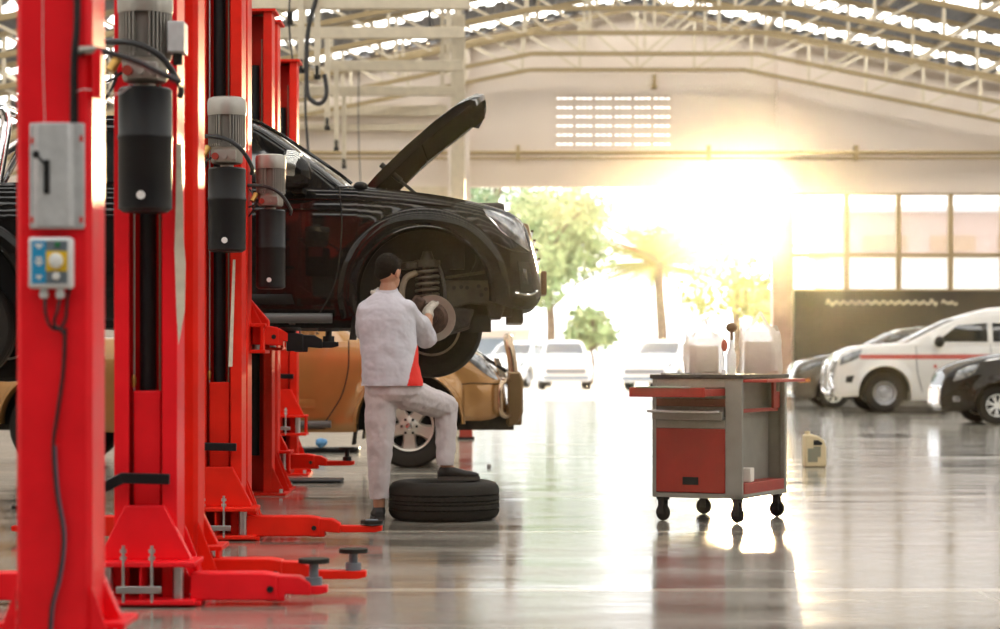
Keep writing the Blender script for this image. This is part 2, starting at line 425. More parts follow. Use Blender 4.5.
# trusses
def chord(x):
    d = abs(x-XC); return 8.2 if d < 2.65 else 8.2-.2*(d-2.65)
TY = [54.6, 51.7, 48.4, 45.0, 41.6, 38.3, 35.0, 31.6]
TLB = ['nearest the back wall', 'second from the back wall', 'third from the back wall', 'fourth from the back wall', 'fifth from the back wall',
       'sixth from the back wall', 'seventh from the back wall', 'farthest from the back wall']
for ty, lb in zip(TY, TLB):
    t = thing('roof_truss', 'cream steel roof truss, '+lb, 'truss', (XC, ty, 0), 0, 'roof trusses')
    X0, X1 = XL+.1-XC, XR-.1-XC
    def CB(x): return Vector((x, 0, chord(x+XC)))
    def CT(x): return Vector((x, 0, roofz(x+XC)-.2))
    m1 = MB()
    for a, b in ((X0, -2.65), (-2.65, 2.65), (2.65, X1)): m1.beam(CB(a), CB(b), .1, .1)
    m1.build('bottom_chord', CHORD, t)
    m2 = MB(); m2.beam(CT(X0), CT(0), .1, .1); m2.beam(CT(0), CT(X1), .1, .1); m2.build('top_chord', CHORD, t)
    m3 = MB(); st = 1.42; k = 0
    for sgn in (-1, 1):
        x = 0 if sgn > 0 else -st
        x = 0
        while abs(x) < 16.5:
            if not (sgn < 0 and x == 0): m3.beam(CB(x), CT(x), .07)
            m3.beam(CB(x), CT(x+sgn*st), .06); x += sgn*st
    m3.build('web_bars', TRUSS, t)
# columns and rails for hose drops (upper left)
t = tag(MB().b2((-.98, 43.8, 0), (-.70, 44.1, chord(-.8))).build('steel_column', TRUSS, bevel=.01), 'square cream steel column in front of the back wall, left of the doorway', 'column')
rails = [(33, 24.6*1.33, 262, 465), (66, 27.5*1.33, 330, 463), (91, 30.3*1.33, 298, 456), (3, 22.5*1.3, 200, 470)]
RL = ['second lowest towards the camera', 'third from the camera', 'farthest from the camera', 'nearest the camera at the top edge']
for (py, Y, a, b), lb in zip(rails, RL):
    t = thing('overhead_rail', 'cream horizontal overhead rail left of the column, '+lb, 'rail', (P(a, py, Y).x, Y, 0), 0, 'overhead rails')
    z = P(0, py, Y).z; L_ = (b+(-200 if False else 0)-a)*Y/F
    MB().box((L_/2-.0, 0, z), (L_+0, .12, .17)).build('beam', TRUSS, t, bevel=.01)
    MB().box((L_-.25, 0, z+.9), (.07, .07, 1.7)).build('hanger', TRUSS, t)
for (px, y0, y1, Y, lb) in ((302, -5, 70, 29.3, 'leftmost, reaching the top edge'), (318, -5, 76, 29.3, 'second from the left, holding a looped hose'), (328, 40, 127, 32.7, 'third from the left with a dark nozzle'),
                        (337, 68, 148, 36.6, 'fourth from the left with a dark nozzle'), (344.5, 92, 166, 40.3, 'rightmost and shortest')):
    t = thing('drop_pipe', 'cream drop pipe hanging behind the black truck, '+lb, 'pipe', P(px, y1, Y)-V(0, .13, 0), 0, 'drop pipes')
    h = (y1-y0)*Y/F
    MB().box((0, 0, h/2), (.075, .075, h)).build('pipe', TRUSS, t)
    MB().cyl((0, 0, -.06), (0, 0, .12), .045).build('nozzle', DRK, t)
    if px == 318:
        lp = MB(); lp.tube([(0, -.06, h*.95), (-.12, -.06, h*.5), (-.13, -.06, -.18), (-.05, -.06, -.36), (.06, -.06, -.38), (.13, -.06, -.25), (.1, -.06, .0)], .03, smooth=6)
        lp.build('looped_hose', HOSE, t)
def pend(px, y0, y1, Y, r, lb, box=None, hook=False):
    t = thing('hanging_cable', lb, 'cable', P(px, y1, Y), 0, 'hanging cables'); h = (y1-y0)*Y/F
    MB().tube([(0, 0, h), (-.01, 0, h*.5), (.03, 0, 0)], r, smooth=6).build('cable', HOSE, t)
    if box: MB().box((0, 0, (y1-box)*Y/F), (.07, .07, .16)).build('switch', DRK, t, bevel=.01)
pend(306, 60, 152, 30, .018, 'dark hanging cable with a small switch behind the black truck windscreen', 62)
pend(290, -10, 60, 27, .012, 'dark cable with a switch hanging at the top edge beside the red columns', 18)
pend(359, 65, 186, 40, .010, 'thin dark cable hanging straight down behind the black truck bonnet hinge')
pend(430, -5, 35, 38, .03, 'short thick dark cable hanging from the top edge near the steel column')
# haze volume added to turn the low sun into a flare-like glow
hz = bpy.data.materials.new('flare_haze'); hz.use_nodes = True; hn = hz.node_tree; hn.nodes.remove(hn.nodes['Principled BSDF'])
vsn = hn.nodes.new('ShaderNodeVolumeScatter'); vsn.inputs['Color'].default_value = (1, .93, .82, 1); vsn.inputs['Density'].default_value = .00021; vsn.inputs['Anisotropy'].default_value = .97
hn.links.new(vsn.outputs[0], hn.nodes['Material Output'].inputs['Volume'])
hob = MB().b2((XL+.05, -5.9, .002), (XR-.05, WY+8, 9.95)).build('sunlit_haze', hz); tag(hob, 'thin warm haze added to spread sun flare through the workshop air', 'haze', kind='stuff')
# ------------------------------------------------------------ outside
def tree(name, lb, cat, loc, h, r, m, n=2600, trunk=.25, seed=1, squash=.8):
    t = thing(name, lb, cat, loc, 0, 'trees beyond the yard'); rn = random.Random(seed)
    tr = MB(); tr.tube([(0, 0, 0), (.1, 0, h*.25), (-.05, .1, h*.5), (.1, 0, h*.75)], [trunk, trunk*.35], smooth=4)
    for k in range(7):
        a = rn.random()*2*PI; z = h*(.3+.4*rn.random()); tr.tube([(0, 0, z), (math.cos(a)*r*.4, math.sin(a)*r*.4, z+r*.35), (math.cos(a)*r*.75, math.sin(a)*r*.75, z+r*.5)], [trunk*.3, .03])
    tr.build('trunk', BARK, t)
    cl = [(Vector((rn.uniform(-1, 1)*r*.65, rn.uniform(-1, 1)*r*.65, h*.62+rn.uniform(-1, 1)*r*squash*.7)), r*rn.uniform(.25, .5)) for _ in range(16)]
    lf = MB()
    for i in range(n):
        c, q = cl[rn.randrange(len(cl))]
        d = Vector((rn.gauss(0, 1), rn.gauss(0, 1), rn.gauss(0, 1))).normalized(); p = c+d*q*(rn.random()**.4)
        s_ = rn.uniform(.12, .26); u = Vector((rn.gauss(0, 1), rn.gauss(0, 1), rn.gauss(0, 1))).normalized(); w_ = u.cross(d).normalized()
        lf.add([p-u*s_, p+w_*s_*.45, p+u*s_, p-w_*s_*.45], [(0, 1, 2, 3)])
    lf.build('foliage', m, t, flat=True, fix=False)
tree('leafy_tree', 'tall pale green leafy tree beyond the doorway, left half of the opening', 'tree', (2.2, 99, 0), 9.6, 3.5, LEAF, 5600, seed=2)
tree('leafy_tree', 'deep green tree far beyond the doorway, behind the raised truck nose', 'tree', (-.2, 108, 0), 12.5, 4.2, LEAFD, 3000, seed=5)
tree('leafy_tree', 'low bushy tree left of the palm trunk beyond the doorway', 'tree', (3.6, 87, 0), 3.4, 1.2, LEAF, 1500, .1, seed=8)
tree('leafy_tree', 'pale tree at the far right of the doorway view behind the carrier bags', 'tree', (10.5, 98, 0), 7.5, 2.9, PALMM, 2600, seed=11)
pt = thing('palm_tree', 'palm tree with spreading fronds in the middle of the doorway view', 'palm tree', (5.9, 82, 0), 0, 'trees beyond the yard')
MB().tube([(0, 0, 0), (.15, 0, 1.6), (.05, 0, 3.4), (0, 0, 4.6)], [.22, .14], smooth=5).build('trunk', BARK, pt)
rn = random.Random(4)
for k in range(30):
    a = 2*PI*k/15+rn.uniform(-.1, .1); up = rn.uniform(-.2, 1.45); Lf = rn.uniform(2.4, 3.2); fm = MB(); pts = []
    for i in range(15):
        q = i/14; pts.append(Vector((math.cos(a)*Lf*q*math.cos(up*(1-q*.6)), math.sin(a)*Lf*q*math.cos(up*(1-q*.6)), 4.5+Lf*(math.sin(up)*q-.26*q*q))))
    fm.tube(pts, [.035, .01], n=5)
    for i in range(1, 15):
        d = (pts[i]-pts[i-1]).normalized(); sd_ = d.cross(Vector((0, 0, 1))).normalized()
        for sg in (-1, 1):
            for o_ in (0, .5):
                p = pts[i-1].lerp(pts[i], o_); l = .8*math.sin(PI*min(.95, i/14+.08))+.12
                tip = p+sd_*sg*l+d*l*.45-Vector((0, 0, .28*l)); fm.add([p, p+d*.11, tip], [(0, 1, 2)])
    fm.build('frond', PALMD if k in (3, 9, 15) else PALMM, pt, flat=True, fix=False)
hb = thing('house', 'low house with a pale roof beyond the doorway, behind the gold truck nose', 'house', (-1.8, 90, 0))
m = MB(); m.box((0, 0, 1.1), (6, 5, 2.2)); m.build('wall', GWALL, hb)
MB().prism([(-3.5, 2.15), (3.5, 2.15), (2.4, 2.95), (-2.4, 2.95)], -3, 3).build('roof', GROOF, hb)
MB().box((1.6, -2.53, 1.5), (1.4, .06, .7)).build('window', DGREY, hb)
MB().box((-.4, -2.53, 1.5), (1.2, .06, .7)).build('window', DGREY, hb)
hb = thing('building', 'pinkish building seen through the window band on the right', 'building', (18.2, 80, 0))
MB().box((0, 0, 2.35), (13, 4, 4.7)).build('lower_wall', WPAINT, hb)
MB().box((0, 0, 5.45), (13.4, 4.4, 1.5)).build('upper_wall', PINKW, hb)
MB().box((0, -.2, 6.3), (13.8, 5, .2)).build('roof', GROOF, hb)
for k in range(5): MB().box((-4.6+k*2.4, -2.23, 5.1), (1.6, .08, .55)).build('window', mat('tan_shutter', (.42, .25, .12), .6), hb)

# ------------------------------------------------------------ vehicles
PROF = [(0, .93), (.08, .965), (.28, .988), (.5, 1), (.72, .99), (.86, .968), (.94, .94), (.98, .905), (1, .87)]
def wheel(parent, x, y, z, R, side, style, wd=.22, name='wheel'):
    """side -1: outer face towards -y"""
    w_ = bpy.data.objects.new(name, None); col.objects.link(w_); w_.parent = parent; w_.location = (x, y, z)
    rr = R*.60; h = wd/2
    t = MB(); t.lathe([(rr-.01, -h*.75), (rr+.02, -h*.95), (R*.80, -h*1.05), (R*.93, -h), (R*.985, -h*.8), (R, -h*.5), (R*.985, -h*.2), (R, -h*.15), (R, h*.15), (R*.985, h*.2), (R, h*.5), (R*.985, h*.8), (R*.93, h), (R*.8, h*1.05), (rr, h*.9), (rr-.01, -h*.75)], axis='y', n=48)
    t.build('tyre', RUB, w_)
    s = side; r = MB()
    r.lathe([(rr, s*h*.95), (rr*.985, s*h*1.0), (rr*.93, s*h*.95), (rr*.9, s*h*.55), (rr*.88, -s*h*.7), (rr, -s*h*.75)], axis='y', n=48)
    b = MB(); b.lathe([(.001, s*h*.15), (rr*.9, s*h*.12), (rr*.9, s*h*.1), (.001, s*h*.05)], axis='y', n=32); b.build('wheel_back', DRK, w_)
    if style == 'alloy6':
        r.lathe([(.001, s*h*.86), (rr*.34, s*h*.84), (rr*.42, s*h*.74), (rr*.42, s*h*.5), (.001, s*h*.5)], axis='y', n=32)
        for k in range(5):
            a = 2*PI*k/5+PI/2+PI; ca, sa = math.cos(a), math.sin(a); w0, w1 = rr*.27, rr*.36
            pts = []
            for q, ww, hh in ((rr*.3, w0, .84), (rr*.6, w0*.95, .78), (rr*.95, w1, .92)):
                for e in (-1, 1): pts.append((ca*q-sa*e*ww*.75, s*h*hh, sa*q+ca*e*ww*.75))
                for e in (1, -1): pts.append((ca*q-sa*e*ww, s*h*(hh-.35), sa*q+ca*e*ww))
            fs = []
            for i in (0, 4):
                for j in range(4): fs.append((i+j, i+(j+1) % 4, i+4+(j+1) % 4, i+4+j))
            r.add(pts, fs)
        r.build('rim', ALLOY, w_)
        for k in range(6):
            a = 2*PI*k/6; MB().cyl((math.cos(a)*rr*.30, s*h*.8, math.sin(a)*rr*.30), (math.cos(a)*rr*.30, s*h*.93, math.sin(a)*rr*.30), rr*.055, n=10).build('lug_nut', DRK, w_)
        c = MB(); c.lathe([(.001, s*h*.95), (rr*.13, s*h*.93), (rr*.15, s*h*.8)], axis='y', n=20); c.build('hub_cap', CHR, w_)
    elif style == 'steel':
        r.lathe([(.001, s*h*.55), (rr*.2, s*h*.6), (rr*.24, s*h*.35), (rr*.45, s*h*.3), (rr*.6, s*h*.6), (rr*.75, s*h*.62), (rr*.9, s*h*.35)], axis='y', n=40); r.build('rim', STEEL, w_)
    else:
        r.lathe([(.001, s*h*.8), (rr*.25, s*h*.8), (rr*.3, s*h*.6), (.001, s*h*.5)], axis='y', n=24)
        for k in range(7):
            a = 2*PI*k/7+.3; ca, sa = math.cos(a), math.sin(a)
            for e in (-1, 1): r.beam((ca*rr*.2, s*h*.72, sa*rr*.2), (math.cos(a+e*.14)*rr*.92, s*h*.8, math.sin(a+e*.14)*rr*.92), rr*.12, .02)
        r.build('rim', WHT, w_)
    return w_
class Car:
    def __init__(s, name, lb, cat, loc, rz, sp, group=None):
        s.sp = sp; s.root = thing(name, lb, cat, loc, rz, group); s.body()
    def low(s, x): return interp(s.sp['bot'], x)
    def top(s, x): return interp(s.sp['top'], x)
    def w(s, x): return interp(s.sp['plan'], x)
    def sideY(s, x, z):
        zl, zt = s.low(x), s.top(x); t = min(1, max(0, (z-zl)/(zt-zl)))
        y = s.w(x)*interp(PROF, t)
        for (xa, za, R) in s.sp['arches']:
            r = math.hypot(x-xa, z-za); fl = s.sp.get('flare', .02)
            if R-.01 <= r < R+.16: y += fl*(.5+.5*math.cos(PI*(r-R)/.16))
        return y
    def body(s):
        sp = s.sp; x0, x1 = sp['bot'][0][0], sp['bot'][-1][0]
        xs = set([x0+(x1-x0)*i/70 for i in range(71)])
        for k in range(8): xs.add(x1-.12*(k/8)**1.6); xs.add(x0+.12*(k/8)**1.6)
        for (xa, za, R) in sp['arches']:
            for k in range(33): xs.add(xa-R*math.cos(PI*k/32))
            xs.add(xa-R-.002); xs.add(xa+R+.002)
        xs = sorted(x for x in xs if x0 <= x <= x1)
        T = [0, .04, .09, .15, .22, .3, .38, .46, .54, .62, .7, .77, .83, .88, .92, .95, .975, .99, 1]
        R_ = []
        for x in xs:
            zl = s.low(x); zt = s.top(x); zb = zl; inner = .3
            for (xa, za, R) in sp['arches']:
                if abs(x-xa) <= R: zb = max(zb, za+math.sqrt(max(0, R*R-(x-xa)**2)))
            zb = min(zb, zt-.05)
            wx_ = s.w(x); half = [(0, zl), (max(.05, wx_-inner), zl), (max(.05, wx_-inner)+.001, zb)]
            for t in T:
                z = zb+(zt-zb)*t; half.append((s.sideY(x, z), z))
            yt = half[-1][0]
            for q in (.8, .5, .2): half.append((yt*q, zt+sp.get('crown', .035)*(1-q*q)))
            half.append((0, zt+sp.get('crown', .035)))
            ring = [Vector((x, -a, b)) for a, b in half]+[Vector((x, a, b)) for a, b in half[-2:0:-1]]
            R_.append(ring)
        m = MB(); m.rings(R_); o = m.build('body', [sp['paint'], DRK], s.root, ang=42)
        for f in o.data.polygons:
            c = f.center
            ins = any(math.hypot(c.x-xa, c.z-za) < R+.003 for xa, za, R in sp['arches']) and abs(c.y) < s.sideY(c.x, max(c.z, s.low(c.x)))-.012
            f.material_index = 1 if ins or (f.normal.z < -.8 and c.z < s.low(c.x)+.02) else 0
        # greenhouse
        if 'gh' in sp:
            G = sp['gh']; R_ = []
            for (z, xf, xr, yh) in G:
                fr = [(-1, -.17), (-.965, -.10), (-.88, -.06), (-.6, -.03), (-.3, -.008), (0, 0), (.3, -.008), (.6, -.03), (.88, -.06), (.965, -.10), (1, -.17)]
                ring = [Vector((xf+d, yh*y, z)) for y, d in fr]
                for q in (.25, .5, .75): ring.append(Vector(((xf-.17)*(1-q)+(xr+.1)*q, yh, z)))
                ring += [Vector((xr+d, yh*y, z)) for y, d in ((1, .1), (.95, .03), (.8, 0), (0, -.01), (-.8, 0), (-.95, .03), (-1, .1))]
                for q in (.75, .5, .25): ring.append(Vector(((xf-.17)*(1-q)+(xr+.1)*q, -yh, z)))
                R_.append(ring)
            m = MB(); m.rings(R_); m.build('cabin', sp['paint'], s.root, ang=50)
            yh = lambda z: interp([(g[0], g[3]) for g in G], z); xf = lambda z: interp([(g[0], g[1]) for g in G], z); xr = lambda z: interp([(g[0], g[2]) for g in G], z)
            s.yh, s.xf = yh, xf
            za, zb = sp['ws']; m = MB(); rows = []
            for i in range(7):
                z = za+(zb-za)*i/6
                rows.append([Vector((xf(z)+.012-.03*abs(y/.6)**2 if abs(y) <= .6 else xf(z)+.012-.03-.05*(abs(y)-.6)/.28, y*yh(z), z+.006)) for y in [-.86+1.72*k/12 for k in range(13)]])
            m.rings(rows, closed=False); m.build('windscreen', GLASS, s.root, fix=False)
            for sg in (-1, 1):
                for q in sp['wins']:
                    m = MB(); rows = []
                    (a0, z0), (b0, z1), (b1, z2), (a1, z3) = q   # bottom-front, top-front, top-rear, bottom-rear
                    for i in range(6):
                        t = i/5; row = []
                        for k in range(8):
                            u = k/7; x = (a0*(1-t)+b0*t)*(1-u)+(a1*(1-t)+b1*t)*u; z = (z0*(1-t)+z1*t)*(1-u)+(z3*(1-t)+z2*t)*u
                            row.append(Vector((x, sg*(yh(z)+.006), z)))
                        rows.append(row)
                    m.rings(rows, closed=False); m.build('side_window', GLASS, s.root, fix=False)
    def patch(s, name, top, bot, m, off=.006, sides=(-1, 1), n=10, k=5, thick=.0, parent=None, label=None):
        out = []
        def rs(pl, t):
            L_ = [0]
            for i in range(len(pl)-1): L_.append(L_[-1]+math.dist(pl[i], pl[i+1]))
            d = t*L_[-1]
            for i in range(len(pl)-1):
                if d <= L_[i+1]+1e-9:
                    q = (d-L_[i])/(L_[i+1]-L_[i]); return (pl[i][0]*(1-q)+pl[i+1][0]*q, pl[i][1]*(1-q)+pl[i+1][1]*q)
            return pl[-1]
        for sg in sides:
            mb = MB(); rows = []
            for j in range(k+1):
                row = []
                for i in range(n+1):
                    a = rs(top, i/n); b = rs(bot, i/n); x = a[0]+(b[0]-a[0])*j/k; z = a[1]+(b[1]-a[1])*j/k
                    bul = thick*math.sin(PI*i/n)*math.sin(PI*j/k)
                    row.append(Vector((x, sg*(s.sideY(x, z)+off+bul), z)))
                rows.append(row)
            mb.rings(rows, closed=False); o = mb.build(name, m, parent or s.root, fix=False)
            if label: o['label'] = label
            out.append(o)
        return out
    def seam(s, pts, wd=.008, sides=(-1, 1), m=None, name='panel_seam'):
        for sg in sides:
            mb = MB(); path = catmull([Vector((a, 0, b)) for a, b in pts], 8)
            mb.tube([(p.x, sg*(s.sideY(p.x, p.z)+.0005), p.z) for p in path], wd/2, n=6); mb.build(name, m or DRK, s.root)
    def arch_lip(s, i, wd=.03, m=None, sides=(-1, 1), a0=.0, a1=PI):
        xa, za, R = s.sp['arches'][i]
        for sg in sides:
            rows = []
            for k in range(33):
                a = a0+(a1-a0)*k/32; row = []
                for r, o in ((R-.012, -.10), (R-.012, .004), (R+.004, .016), (R+wd, .010), (R+wd+.006, .0)):
                    x = xa+math.cos(a)*r; z = za+math.sin(a)*r
                    row.append(Vector((x, sg*(s.sideY(x, max(z, s.low(x)))+o), z)))
                rows.append(row)
            mb = MB(); mb.rings(rows, closed=False); mb.build('wheel_arch_lip', m or s.sp['paint'], s.root, fix=False)

def flare_band(s, i, a0, a1, wd=.13, m=None):
    xa, za, R = s.sp['arches'][i]
    for sg in (-1, 1):
        rows = []
        for k in range(41):
            a = a0+(a1-a0)*k/40; row = []
            for r, o in ((R+.01, .012), (R+.03, .030), (R+wd*.55, .038), (R+wd*.85, .036), (R+wd, .026), (R+wd+.008, -.004)):
                x = xa+math.cos(a)*r; z = za+math.sin(a)*r; zz = min(max(z, s.low(x)+.01), s.top(x)-.03)
                row.append(Vector((x, sg*(s.sideY(x, zz)+o), zz)))
            rows.append(row)
        mb = MB(); mb.rings(rows, closed=False); mb.build('wheel_arch_flare', m or s.sp['paint'], s.root, fix=False)
Car.flare_band = flare_band
# ---- black pickup on the lift
L_ = .985
BX = (424-500)/147; BY = F/147+.925
truck = Car('pickup_truck', 'black pickup truck raised on the lift with its bonnet open and front wheel off', 'pickup truck', (BX, BY, L_), 0, dict(
    top=[(-4.3, 1.2), (-4.2, 1.27), (-2.85, 1.27), (-1.6, 1.262), (-.6, 1.25), (-.3, 1.228), (.04, 1.19), (.3, 1.145), (.5, 1.095), (.62, 1.05), (.69, .98), (.735, .86), (.775, .70), (.80, .60)],
    bot=[(-4.3, .5), (-4.1, .42), (-3.7, .38), (-2.7, .29), (-2, .27), (-.5, .27), (-.4, .29), (.42, .46), (.55, .42), (.70, .40), (.77, .43), (.80, .48)],
    plan=[(-4.3, .86), (-4.1, .90), (-1, .92), (.1, .925), (.35, .915), (.5, .89), (.62, .85), (.70, .80), (.76, .72), (.80, .60)],
    arches=[(0, .50, .455), (-3.2, .48, .45)], flare=.012, paint=BPAINT, crown=.0,
    gh=[(1.2, -.42, -2.78, .85), (1.35, -.62, -2.77, .80), (1.5, -.83, -2.74, .755), (1.62, -1.0, -2.70, .715), (1.69, -1.12, -2.64, .68), (1.73, -1.28, -2.55, .62), (1.755, -1.6, -2.35, .42)],
    ws=(1.25, 1.68), wins=[((-.86, 1.27), (-1.26, 1.63), (-1.66, 1.64), (-1.66, 1.27)), ((-1.76, 1.27), (-1.76, 1.64), (-2.40, 1.62), (-2.55, 1.27))]))
T = truck.root
truck.arch_lip(0, .03, a0=-.1, a1=PI+.1); truck.arch_lip(1, .035)
truck.flare_band(0, -.02, PI+.3); truck.flare_band(1, -.2, PI+.1)
# headlights, grille, bumper pieces
truck.patch('headlight', [(.40, 1.085), (.52, 1.065), (.62, 1.025), (.665, .985)], [(.42, 1.05), (.53, .93), (.66, .83), (.715, .80)], LAMP, off=.008, thick=.02)
for sg in (-1, 1):
    m = MB(); m.tube([(.42, sg*(truck.sideY(.42, 1.05)+.01), 1.05), (.53, sg*(truck.sideY(.53, .93)+.012), .93), (.715, sg*(truck.sideY(.715, .80)+.012), .80), (.665, sg*(truck.sideY(.665, .985)+.01), .985), (.62, sg*(truck.sideY(.62, 1.02)+.01), 1.03)], .006, n=6); m.build('headlight_rim', CHR, T)
m = MB(); m.prism([(.66, 1.01), (.715, 1.0), (.78, .72), (.70, .72)], -.56, .56); m.build('grille', GTRIM, T, bevel=.015)  # chrome grille given the tan of its reflections as base colour
m = MB()
for k in range(4): m.box((.752+.018*(3-k)*.9-.01, 0, .76+.065*k), (.02, .94, .014))
m.build('grille_bars', GTRIM, T)
truck.seam([(.715, .79), (.60, .80), (.44, .86), (.38, .80)], .01)
truck.patch('fog_lamp_recess', [(.64, .73), (.72, .72)], [(.66, .52), (.75, .52)], DRK, off=.004)
truck.patch('fog_lamp', [(.665, .68), (.70, .675)], [(.675, .57), (.71, .565)], GLASS, off=.012, thick=.015)
truck.seam([(.62, .51), (.72, .50), (.775, .53)], .018, m=CHR, name='bumper_trim')
m = MB(); m.box((.83, 0, .60), (.04, .42, .17)); m.build('plate_holder', mat('plate_brown', (.16, .08, .03), .5), T, bevel=.01)
# doors, trim
for pts in ([(-.58, 1.23), (-.56, .95), (-.60, .60), (-.72, .36), (-.80, .30)], [(-1.70, 1.26), (-1.71, .8), (-1.72, .34)], [(-2.70, 1.26), (-2.72, .95), (-2.62, .72), (-2.55, .5), (-2.50, .34)], [(-.8, .325), (-1.7, .325), (-2.5, .335)]):
    truck.seam(pts, .010)
truck.seam([(-2.7, 1.045), (-1.7, 1.06), (-.8, 1.075), (-.56, 1.08)], .022, m=BPAINT, name='body_crease')
truck.seam([(-2.7, 1.13), (-1.7, 1.145), (-.8, 1.15), (-.5, 1.145), (-.2, 1.13), (.2, 1.10)], .014, m=BPAINT, name='body_crease')
truck.patch('door_moulding', [(-1.62, .50), (-.9, .50)], [(-1.62, .43), (-.88, .43)], BTRIM, off=.012, thick=.012)
for xh in (-1.55, -2.5):
    for sg in (-1, 1):
        m = MB(); y = truck.sideY(xh, 1.08)+.03; m.tube([(xh-.09, sg*(y-.03), 1.08), (xh-.07, sg*y, 1.085), (xh+.07, sg*y, 1.085), (xh+.09, sg*(y-.03), 1.08)], .013, smooth=3); m.build('door_handle', CHR, T)
for sg in (-1, 1):
    mi = bpy.data.objects.new('side_mirror', None); col.objects.link(mi); mi.parent = T; mi.location = (-.86, sg*.98, 1.33)
    m = MB(); m.loft([((-.085, sg*-.0, .0), (0, .10, 0), (0, 0, .115)), ((-.06, 0, .0), (0, .125, 0), (0, 0, .135)), ((.02, 0, -.005), (0, .115, 0), (0, 0, .12)), ((.08, 0, -.02), (0, .08, 0), (0, 0, .085)), ((.105, 0, -.03), (0, .03, 0), (0, 0, .03))], n=20, pw=.7)
    m.build('mirror_shell', BPAINT, mi)
    m = MB(); m.loft([((-.088, -sg*-.0, .015), (0, .095, 0), (0, 0, .105)), ((-.06, 0, .02), (0, .128, 0), (0, 0, .125)), ((-.01, 0, .02), (0, .124, 0), (0, 0, .12)), ((.03, 0, .02), (0, .10, 0), (0, 0, .10))], n=20, pw=.7); m.build('mirror_cap', mat('dull_chrome', (.55, .55, .52), .18, metal=1), mi)
    m = MB(); m.beam((0, -sg*.02, -.12), (.02, -sg*.16, -.14), .08, .05); m.build('mirror_arm', BTRIM, mi, bevel=.01)
    MB().box((-.09, 0, 0), (.006, .19, .2)).build('mirror_glass', GLASS, mi)
    m = MB(); m.cyl((-1.75, sg*.98, .335), (-.62, sg*.98, .335), .035, n=14); m.build('side_step', mat('grey_step', (.10, .10, .095), .35), T)
    m = MB()
    for x in (-1.5, -.9): m.beam((x, sg*.97, .32), (x, sg*.7, .30), .04)
    m.build('step_bracket', UNDER, T)
    m = MB(); m.prism([(-.47, .52), (-.455, .52), (-.475, .19), (-.51, .19)], sg*.90, sg*.68); m.build('mud_flap', RUB, T)
    m = MB(); m.tube([(-.50, sg*.80, 1.26), (-.66, sg*.792, 1.38), (-1.14, sg*.69, 1.69), (-1.4, sg*.66, 1.735), (-2.0, sg*.66, 1.74), (-2.5, sg*.65, 1.71)], .012, smooth=3); m.build('roof_gutter', BPAINT, T)
    m = MB(); m.tube([(-2.95, sg*.72, 1.27), (-2.90, sg*.66, 1.68), (-2.94, sg*.60, 1.80), (-3.0, 0, 1.84)], .038, n=12, smooth=5); m.tube([(-3.75, sg*.74, 1.28), (-3.2, sg*.68, 1.62), (-2.95, sg*.62, 1.77)], .034, n=12, smooth=5); m.tube([(-3.3, sg*.73, 1.28), (-3.08, sg*.68, 1.66)], .03); m.build('sport_bar', CHR, T)
wheel(T, -3.2, -.76, .27, .385, -1, 'alloy6'); wheel(T, -3.2, .76, .27, .385, 1, 'alloy6'); wheel(T, 0, .76, .30, .385, 1, 'alloy6')
# bonnet, hinged at the cowl and propped open
hd = bpy.data.objects.new('bonnet', None); col.objects.link(hd); hd.parent = T; hd.location = (-.47, 0, 1.215); hd.rotation_euler = (0, math.radians(-41.5), 0)
up = [(-.03, .0), (.2, .025), (.5, .038), (.8, .036), (1.0, .02), (1.10, -.01), (1.13, -.045)]
m = MB(); R_ = []
for q in [-1+2*i/16 for i in range(17)]:
    y = q*.74; dr = .03*abs(q)**3; ring = [Vector((x-.10*abs(q)**4*(x/1.05), y, z-dr)) for x, z in up]+[Vector((x*.985-.10*abs(q)**4*(x/1.05), y, z-dr-.035-(.03 if .1 < x < 1.09 else 0))) for x, z in up[::-1]]
    R_.append(ring)
m.rings(R_); m.build('bonnet_skin', BPAINT, hd, ang=50)
m = MB()
for x0_, x1_, z0_, z1_ in ((.08, .55, -.05, -.02), (.55, 1.03, -.02, -.045)): m.add([(x0_, -.66, z0_), (x1_, -.66, z1_), (x1_, .66, z1_), (x0_, .66, z0_), (x0_, -.66, z0_-.03), (x1_, -.66, z1_-.03), (x1_, .66, z1_-.03), (x0_, .66, z0_-.03)], [(0, 1, 2, 3), (7, 6, 5, 4), (0, 4, 5, 1), (1, 5, 6, 2), (2, 6, 7, 3), (3, 7, 4, 0)])
m.build('bonnet_frame', mat('matt_black', (.004, .004, .0035), .95, spec=0), hd, bevel=.008)
m = MB(); m.box((1.02, 0, -.07), (.12, .9, .08)); m.build('bonnet_latch', MATS['matt_black'], hd, bevel=.015)
m = MB(); m.tube([(-.05, -.62, 1.19), (-.31, -.60, 1.41)], .012); m.cyl((-.17, -.61, 1.295), (-.31, -.60, 1.41), .02); m.build('bonnet_strut', BTRIM, T)
m = MB(); m.ell((-.44, -.80, 1.245), (.05, .04, .03)); m.tube([(-.50, -.6, 1.25), (-.3, -.2, 1.27), (-.35, .4, 1.26)], .012); m.build('wiper', BTRIM, T)
m = MB(); m.box((.1, 0, 1.0), (.9, 1.1, .3)); m.build('engine_block', UNDER, T, bevel=.03)
